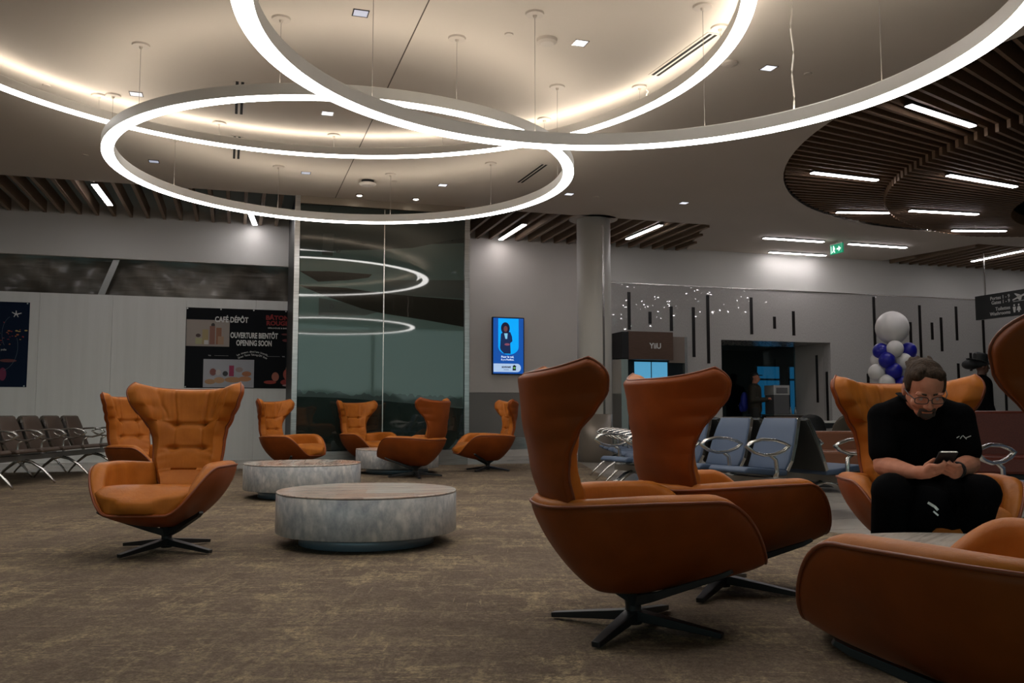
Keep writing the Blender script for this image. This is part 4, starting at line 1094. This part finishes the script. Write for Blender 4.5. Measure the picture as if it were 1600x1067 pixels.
def side_chair(label, x, y, deg, m):
    t = thing('side_chair', label, 'chair', (x, y, 0), radians(deg), 'side chairs at the counter')
    vs = []; fs = []; n, k = 18, 10
    for i in range(n + 1):
        a = lerp(-1.15, 1.15, i / n)
        for j in range(k + 1):
            f = j / k; w = 1 - .35 * max(0, f - .6) ** 1.5 * 3
            h = lerp(.44, .90 - .16 * (abs(a) / 1.15) ** 2.5, f)
            vs.append((.235 * sin(a) * (1.0 - .12 * f), .235 * cos(a) * .9 + .06 * f, h))
    for i in range(n):
        for j in range(k):
            q = i * (k + 1) + j; fs.append((q, q + k + 1, q + k + 2, q + 1))
    o = MB().add(vs, fs).build('backrest', m, t, smooth=True); s = o.modifiers.new('s', 'SOLIDIFY'); s.thickness = .03
    MB().lathe([(.20, .41), (.225, .43), (.225, .46), (.20, .475)], 32).build('seat', m, t, smooth=True)
    for sx in (-1, 1):
        for sy in (-1, 1): MB().sweep([(sx * .13, sy * .13, .42), (sx * .2, sy * .2, .0)], .025, .025, n=8).build('leg', black_metal, t)
side_chair('black rounded side chair behind the charcoal seat back', 4.05, 12.0, 160, black_m)
side_chair('olive-brown rounded side chair next to the black one at the counter', 4.50, 12.3, 200, mat('olive_shell', (.06, .045, .03), .5))
t = thing('counter_table', 'long pale-topped counter table with a black edge against the background at right', 'table', (5.2, 13.3, 0), radians(4))
MB().box(-1.1, 1.1, -.35, .35, .775, .80).build('tabletop', mat('pale_top', (.5, .48, .45), .4), t)
MB().box(-1.1, 1.1, -.35, .35, .70, .774).build('apron', black_m, t)
for sx in (-1, 1): MB().box(sx * 1.0 - .04, sx * 1.0 + .04, -.3, .3, 0, .70).build('leg', black_m, t)

# ------------------------------------------------------------ balloon column
t = thing('balloon_column', 'column of white and royal blue balloons topped by one big white balloon', 'balloons', (7.35, 17.0, 0))
MB().lathe([(.22, 0), (.22, .02), (.02, .03), (.015, 2.3)], 24).build('stand', canopy_m, t)
def balloon(x, y, z, r, m):
    b = MB().ball((x, y, z), (r, r, r * 1.04), 28, 18)
    b.lathe([(.010, -.02), (.02, 0)], 10, Matrix.Translation((x * .9, y * .9, z - r * 1.04)))
    return b.build('balloon', m, t, smooth=True)
balloon(0, 0, 2.56, .31, white_b)
rnd = random.Random(4)
for (px, py, c, dy) in [(1378, 549, 1, -.05), (1400, 545, 0, -.22), (1421, 548, 1, -.02), (1387, 563, 1, -.20), (1413, 565, 0, -.16), (1374, 563, 0, .05), (1426, 566, 1, .1), (1370, 582, 0, -.10), (1397, 580, 1, -.22), (1420, 583, 0, -.10), (1385, 598, 0, -.2), (1408, 600, 1, -.18),
                        (1374, 612, 1, -.1), (1393, 618, 0, -.2), (1417, 617, 1, -.12), (1380, 634, 0, -.15), (1405, 636, 0, -.18), (1395, 652, 1, -.2), (1372, 655, 1, -.05), (1420, 654, 0, -.08)]:
    d = 17.0 + dy; balloon((px - 800) * d / 1380 - 7.35, dy, .92 + (645.3 - py) * d / 1380, .155, blue_b if c else white_b)

# ------------------------------------------------------------ seated man
R0 = Vector((2.03, 4.45, 0))
t = thing('person', 'man in black polo shirt sitting in a wing chair looking down at a phone', 'person', R0)
man = t
def P(x, y, z): return Vector((x, y, z)) - R0
fd = Vector((-.16, -.80, -.50)).normalized()       # face direction
sd_ = Vector((.98, -.19, .0)).normalized()
up_ = sd_.cross(-fd).normalized()
sd_ = (-fd).cross(up_).normalized() if True else sd_
if sd_.x < 0: sd_ = -sd_
if up_.z < 0: up_ = -up_
HCn = P(2.005, 4.30, 1.035)
def Hd(x, f, z, k=1.13): return HCn + sd_ * x * k + fd * f * k + up_ * z * k
def hmat(x, f, z): 
    M = Matrix((( sd_.x, -fd.x, up_.x, 0), (sd_.y, -fd.y, up_.y, 0), (sd_.z, -fd.z, up_.z, 0), (0, 0, 0, 1)))
    return Matrix.Translation(Hd(x, f, z)) @ M
def hball(mb, x, f, z, r, k=1.13): mb.ball((0, 0, 0), tuple(q * k for q in r), 24, 16, hmat(x, f, z))
body = MB()
hball(body, 0, -.005, .035, (.074, .092, .088)); hball(body, 0, .02, -.02, (.066, .072, .085)); hball(body, 0, .042, -.072, (.045, .042, .040))
for s in (-1, 1):
    hball(body, s * .040, .060, -.028, (.026, .022, .024)); hball(body, s * .032, .078, .022, (.026, .012, .008))
    hball(body, s * .078, -.012, -.005, (.010, .022, .032)); hball(body, s * .030, .074, .004, (.017, .012, .011))
body.capsule(Hd(0, .085, .012), .010, Hd(0, .104, -.028), .013); body.ball(Hd(0, .103, -.030), .0165, 14, 10)
for s in (-1, 1): body.ball(Hd(s * .013, .094, -.034), .0105, 12, 8)
hball(body, 0, .078, -.064, (.020, .010, .008)); hball(body, 0, .070, -.094, (.020, .014, .014))
nb = P(2.06, 4.50, .965)
body.capsule(Hd(0, -.03, -.04), .062, nb, .068)
sh = {-1: P(1.898, 4.53, .895), 1: P(2.242, 4.45, .895)}
el = {-1: P(1.858, 4.455, .655), 1: P(2.258, 4.39, .67)}
wr = {-1: P(1.905, 4.22, .640), 1: P(2.09, 4.195, .650)}
hip = {-1: P(2.06, 4.74, .50), 1: P(2.28, 4.71, .50)}
kn = {-1: P(1.80, 4.24, .545), 1: P(2.185, 4.16, .545)}
an = {-1: P(1.82, 4.40, .10), 1: P(2.17, 4.36, .10)}
body.capsule(nb, .09, P(2.11, 4.60, .78), .13); body.capsule(P(2.11, 4.6, .78), .13, P(2.17, 4.70, .56), .14)
for s in (-1, 1):
    body.capsule(nb, .07, sh[s], .065); body.capsule(sh[s], .062, el[s], .048)
    body.capsule(el[s], .047, lerp(el[s], wr[s], .35), .050); body.capsule(lerp(el[s], wr[s], .35), .050, wr[s], .031)
    body.capsule(hip[s], .09, kn[s], .062); body.capsule(kn[s], .06, an[s], .042); body.capsule(an[s], .04, an[s] + Vector((0, -.14, -.05)), .03)
# hands round the phone
ph_c = P(1.99, 4.11, .69)
pl = Vector((.0, -.74, .67)).normalized(); pw = Vector((.985, -.17, .0)); pn = pw.cross(pl)
if pn.z < 0: pn = -pn
def PH(a, b, c): return ph_c + pw * a + pl * b + pn * c
for s in (-1, 1):
    palm = PH(s * .056, -.045, -.022)
    body.capsule(wr[s], .030, lerp(wr[s], palm, .5), .033); body.capsule(lerp(wr[s], palm, .5), .032, palm, .028)
    body.capsule(PH(s * .062, -.055, -.02), .024, PH(s * .058, -.005, -.024), .020)
    for q in range(4):
        b0 = PH(s * .060, -.050 + q * .021, -.026); b1 = PH(s * .040, -.040 + q * .023, -.040 - .004 * (q % 2)); b2 = PH(s * (.014 - .004 * (q == 3)), -.034 + q * .023, -.032); b3 = PH(s * (-.006 + .006 * q), -.030 + q * .022, -.022)
        body.capsule(b0, .0115, b1, .0105, 10); body.capsule(b1, .0105, b2, .0095, 10); body.capsule(b2, .0095, b3, .0085, 10)
    t0 = PH(s * .068, -.06, -.008); t1 = PH(s * .060, -.030, .012); t2 = PH(s * .034, .004, .018)
    body.capsule(t0, .014, t1, .0125, 10); body.capsule(t1, .012, t2, .0095, 10)
blob(body, 'body', skin_m, man, .0048, 3)
# hair
hr = MB()
hball(hr, 0, -.020, .046, (.0805, .088, .084)); hball(hr, 0, -.045, .004, (.079, .064, .080)); hball(hr, .010, .026, .092, (.050, .040, .028))
for s in (-1, 1): hball(hr, s * .067, -.002, .040, (.016, .040, .044)); hball(hr, s * .073, .020, .022, (.008, .012, .028)); hball(hr, s * .038, .028, .086, (.034, .036, .026))
random.seed(8)
for k in range(40):
    a = random.uniform(-1.25, 1.25); e = random.uniform(0, 1)
    hball(hr, .070 * sin(a), .030 - .11 * e, .060 + .062 * cos(a) * (1 - e * .2), (.008, .034, .008))
blob(hr, 'hair', hair_m, man, .006, 3)
bd_ = MB(); hball(bd_, 0, .073, -.085, (.026, .018, .020)); hball(bd_, 0, .086, -.052, (.031, .012, .009))
for s in (-1, 1): bd_.capsule(Hd(s * .028, .081, -.052), .007, Hd(s * .028, .070, -.086), .010)
blob(bd_, 'goatee', beard_m, man, .004, 2)
eb = MB()
for s in (-1, 1): eb.capsule(Hd(s * .016, .090, .024), .0045, Hd(s * .046, .078, .026), .0035)
eb.build('eyebrows', hair_m, man, smooth=True)
ey = MB()
for s in (-1, 1): ey.ball(Hd(s * .031, .0745, .002), .0135, 16, 12)
ey.build('eyes', mat('eye_white', (.35, .30, .28), .3), man, smooth=True)
# glasses
g = MB()
for s in (-1, 1):
    loop = []
    for k in range(20):
        a = 2 * pi * k / 20; ca, sa = cos(a), sin(a)
        loop.append(Hd(s * .033 + .026 * math.copysign(abs(ca) ** .6, ca), .103 - .006 * abs(s * .033 + .026 * ca) / .05, .002 + .016 * math.copysign(abs(sa) ** .6, sa)))
    g.sweep(loop, .0045, .0045, closed=True, n=6, up=tuple(fd))
    g.sweep([Hd(s * .060, .097, .008), Hd(s * .076, .06, .010), Hd(s * .083, -.005, .006)], .005, .005, n=6)
g.sweep([Hd(-.008, .105, .006), Hd(.008, .105, .006)], .004, .004, n=6)
g.build('glasses', black_metal, man)
# polo shirt
s_ = MB()
s_.capsule(nb + Vector((0, .01, -.03)), .105, P(2.11, 4.60, .78), .165); s_.capsule(P(2.11, 4.6, .78), .165, P(2.17, 4.68, .57), .175)
s_.capsule(P(1.97, 4.56, .84), .12, P(2.04, 4.62, .66), .13); s_.capsule(P(2.20, 4.50, .84), .12, P(2.24, 4.60, .66), .13)
for s in (-1, 1):
    s_.capsule(nb + Vector((s * .03, 0, -.01)), .075, sh[s], .074)
    q = lerp(sh[s], el[s], .70); s_.capsule(sh[s], .078, q, .072)
    s_.capsule(Vector(sh[s]), .08, P(2.11 + s * .12, 4.56, .80), .11)
s_.capsule(nb + Vector((-.05, -.03, .03)), .030, nb + Vector((.05, -.04, .03)), .030)
blob(s_, 'polo_shirt', blackcloth, man, .008, 5)
# open collar
ck = MB()
for s in (-1, 1):
    ck.sweep([nb + Vector((s * .075, .03, .055)), nb + Vector((s * .085, -.045, .035)), nb + Vector((s * .055, -.105, -.01)), nb + Vector((s * .012, -.130, -.065))], [.045, .05, .05, .03], .012, n=8)
ck.build('collar', blackcloth, man, smooth=True)
lg = MB()
c0 = P(2.165, 4.345, .86)
for x in (-.03, 0, .02): lg.ball((c0.x + x, c0.y - .01, c0.z + x * .2), (.010, .004, .005), 10, 8)
c1 = P(2.185, 4.335, .80)
lg = MB()
for k, (a, b) in enumerate([((-.035, 0), (-.022, .008)), ((-.018, -.004), (-.008, .010)), ((-.004, .012), (.012, -.006)), ((.010, .0), (.034, .010))]):
    lg.sweep([(c1.x + a[0], c1.y - .04, c1.z + a[1]), (c1.x + b[0], c1.y - .042, c1.z + b[1])], .002, .003)
lgo = lg.build('chest_logo', white_txt, man)
# trousers
tr = MB(); tr.capsule(hip[-1], .125, hip[1], .125); tr.capsule(P(2.17, 4.70, .55), .15, P(2.17, 4.70, .49), .15)
tr.capsule(P(2.06, 4.40, .47), .10, P(2.12, 4.62, .48), .13); tr.capsule(P(2.03, 4.34, .40), .10, P(2.03, 4.36, .28), .08)
for s in (-1, 1):
    tr.capsule(hip[s], .115, kn[s], .092); tr.capsule(kn[s], .088, an[s] + Vector((0, 0, .0)), .066)
blob(tr, 'trousers', blacktrouser, man, .009, 4)
sh_ = MB()
for s in (-1, 1): sh_ = MB(); sh_.capsule(an[s] + Vector((0, .05, -.045)), .045, an[s] + Vector((0, -.17, -.058)), .036); blob(sh_, 'shoe', black_m, man, .008, 3)
wt = MB(); dv = (wr[1] - el[1]).normalized(); wc = lerp(el[1], wr[1], .93)
Mx = Matrix.Translation(wc) @ dv.to_track_quat('Z', 'Y').to_matrix().to_4x4()
wt.lathe([(.037, -.012), (.040, -.012), (.040, .012), (.037, .012)], 28, Mx); wt.build('wristwatch', black_m, man)
# belt bag buckle glint on the lap
t = thing('belt_bag', 'small black bag with a silver buckle between the seated man\'s knees', 'bag', P(1.99, 4.30, .40) + R0)
mb = MB(); mb.ball((0, .03, .04), (.17, .12, .13)); mb.ball((.05, .06, -.06), (.17, .12, .15)); mb.ball((.11, .0, -.08), (.13, .10, .16)); blob(mb, 'pouch', blacktrouser, t, .010, 3)
mb = MB(); mb.sweep([(-.03, -.088, .10), (.0, -.095, .08), (.012, -.097, .065)], .006, .012); mb.sweep([(-.01, -.097, .06), (.012, -.098, .04)], .005, .008); mb.build('buckle', chrome, t)
# phone
t = thing('phone', 'black mobile phone held in both hands by the seated man', 'phone', R0)
Mp = Matrix.Identity(4)
for i in range(3): Mp[i][0] = pw[i]; Mp[i][1] = pl[i]; Mp[i][2] = pn[i]; Mp[i][3] = ph_c[i]
MB().box(-.041, .041, -.08, .08, -.006, .004, Mp).build('case', black_m, t, bevel=.003)
MB().box(-.037, .037, -.076, .076, .004, .0048, Mp).build('screen', mat('phone_glass', (.01, .01, .012), .05, emit=(.25, .3, .35), es=.25), t)
MB().box(-.035, .035, .0800, .0812, -.004, .003, Mp).build('metal_edge', chrome, t)
t.location = R0

# ------------------------------------------------------------ standing people in the background
def standing(label, loc, rz, scale, jac, trou, skn, arm_fwd):
    t = thing('person', label, 'person', loc, radians(rz)); S_ = scale
    V = lambda x, y, z: Vector((x, y, z)) * S_
    b = MB()
    b.ball(V(0, -.01, 1.64), (.074 * S_, .09 * S_, .105 * S_)); b.ball(V(0, -.03, 1.58), (.058 * S_, .065 * S_, .07 * S_)); b.capsule(V(0, -.095, 1.63), .011, V(0, -.112, 1.60), .014)
    for s in (-1, 1): b.ball(V(s * .076, 0, 1.62), (.012, .02, .03))
    b.ball(V(0, -.092, 1.565), (.022, .012, .009))
    b.capsule(V(0, .0, 1.56), .055 * S_, V(0, .02, 1.42), .06 * S_)
    b.capsule(V(0, .02, 1.36), .10 * S_, V(0, 0, 1.0), .11 * S_)
    for s in (-1, 1):
        e = V(s * .24, .02, 1.12); w = V(s * .08, -.26, 1.14) if arm_fwd else V(s * .25, -.06, .88)
        b.capsule(V(s * .17, .02, 1.38), .05, e, .042); b.capsule(e, .04, w, .028)
        h = w + (V(-s * .03, -.06, .02) if arm_fwd else V(0, -.02, -.09)); b.capsule(w, .028, h, .026)
        for q in range(4): b.capsule(h + Vector((s * (-.02 + .013 * q), 0, 0)), .008, h + Vector((s * (-.02 + .013 * q), -.03, -.03 if arm_fwd else -.06)), .007, 8)
        b.capsule(h, .010, h + Vector((-s * .03, -.02, .01)), .009, 8)
        b.capsule(V(s * .09, 0, .92), .08 * S_, V(s * .10, -.01, .5), .058 * S_); b.capsule(V(s * .10, -.01, .5), .055 * S_, V(s * .10, .02, .08), .04 * S_)
        b.capsule(V(s * .10, .03, .05), .04, V(s * .11, -.13, .04), .035)
    blob(b, 'body', skn, t, .010, 3)
    j = MB(); j.capsule(V(-.05, .02, 1.36), .145 * S_, V(-.03, .01, .92), .15 * S_); j.capsule(V(.05, .02, 1.36), .145 * S_, V(.03, .01, .92), .15 * S_)
    for s in (-1, 1):
        e = V(s * .24, .02, 1.12); w = V(s * .08, -.26, 1.14) if arm_fwd else V(s * .25, -.06, .88)
        j.capsule(V(s * .17, .02, 1.38), .085 * S_, e, .068 * S_); j.capsule(e, .066 * S_, w, .048 * S_)
    j.capsule(V(0, .01, 1.43), .072 * S_, V(0, .01, 1.47), .066 * S_)
    blob(j, 'jacket', jac, t, .012, 4)
    q = MB()
    for s in (-1, 1): q.capsule(V(s * .08, .0, .92), .11 * S_, V(s * .10, -.01, .5), .085 * S_); q.capsule(V(s * .10, -.01, .5), .083 * S_, V(s * .10, .02, .10), .07 * S_)
    blob(q, 'trousers', trou, t, .012, 4)
    for s in (-1, 1): q = MB(); q.capsule(V(s * .10, .05, .05), .05, V(s * .11, -.15, .045), .042); blob(q, 'shoe', black_m, t, .012, 2)
    return t, V
p0 = MW @ Vector((6.62, .95, 0))
pt, V = standing('person in dark olive jacket and black cap standing inside the wall recess', p0, 62, 1.10, mat('olive_jacket', (.022, .018, .010), .8), mat('dark_trousers', (.012, .012, .010), .8), skin_m, True)
c = MB(); c.ball(V(0, .01, 1.70), (.088, .10, .075)); c.ball(V(0, -.12, 1.685), (.07, .07, .012)); c.ball(V(0, .05, 1.62), (.08, .06, .06))
blob(c, 'cap', black_m, pt, .008, 3)
t = thing('backpack', 'royal blue backpack on the back of the capped person in the recess', 'backpack', p0, radians(62))
c = MB(); c.ball((0, .27, 1.20), (.17, .10, .25)); c.ball((0, .34, 1.08), (.13, .07, .14)); blob(c, 'bag', mat('backpack_blue', (.01, .02, .22), .6), t, .012, 4)
MB().box(-.02, .02, .425, .43, 1.09, 1.12).build('badge', white_txt, t)
# counter and coffee machine in the recess
t = wthing('counter', 'small brown counter in the recess beside the capped person', 'counter', 7.50, -1.05, 0)
MB().box(-.45, .55, -.25, .3, 0, .86).build('cabinet', mat('counter_brown', (.07, .045, .03), .5), t); MB().box(-.48, .58, -.28, .32, .86, .89).build('worktop', steel, t)
t = wthing('coffee_machine', 'white-topped dispensing machine standing on the counter in the recess', 'machine', 7.30, -1.04, .89)
MB().box(-.22, .22, -.2, .2, 0, .62).build('body', mat('machine_grey', (.10, .10, .10), .4), t, bevel=.01); MB().box(-.23, .23, -.21, .21, .48, .72).build('hood', mat('machine_white', (.42, .42, .40), .4), t, bevel=.01)
MB().box(-.16, .16, -.225, -.212, .52, .66).build('display', mat('machine_panel', (.12, .12, .12), .3), t)
for k, x in enumerate((7.66, 7.80)):
    tag(MB().lathe([(.035, 0), (.03, .10), (.012, .13), (.012, .18)], 16).build('bottle', mat('clear_bottle', (.25, .27, .27), .2), loc=MW @ Vector((x, 1.0, .89)), smooth=True), ('left' if k == 0 else 'right') + ' of two small bottles on the counter in the recess', 'bottle', 'bottles on the recess counter')

pt, V = standing('person in a black coat and black hat in profile behind the man\'s chair at right', (6.86, 12.9, 0), 82, .98, blackcloth, blacktrouser, skin_dark, False)
c = MB(); c.ball(V(0, .0, 1.70), (.095, .105, .05)); c.lathe([(.10, 0), (.11, .10), (.085, .13)], 24, Matrix.Translation(V(0, .02, 1.70)) @ Matrix.Rotation(radians(14), 4, 'X'))
c.lathe([(.165, 0), (.17, .012)], 28, Matrix.Translation(V(0, .04, 1.70)) @ Matrix.Rotation(radians(16), 4, 'X'))
c.ball(V(0, .15, 1.66), (.11, .12, .075)); c.ball(V(0, .04, 1.66), (.10, .13, .06))
blob(c, 'hat', black_m, pt, .008, 3)
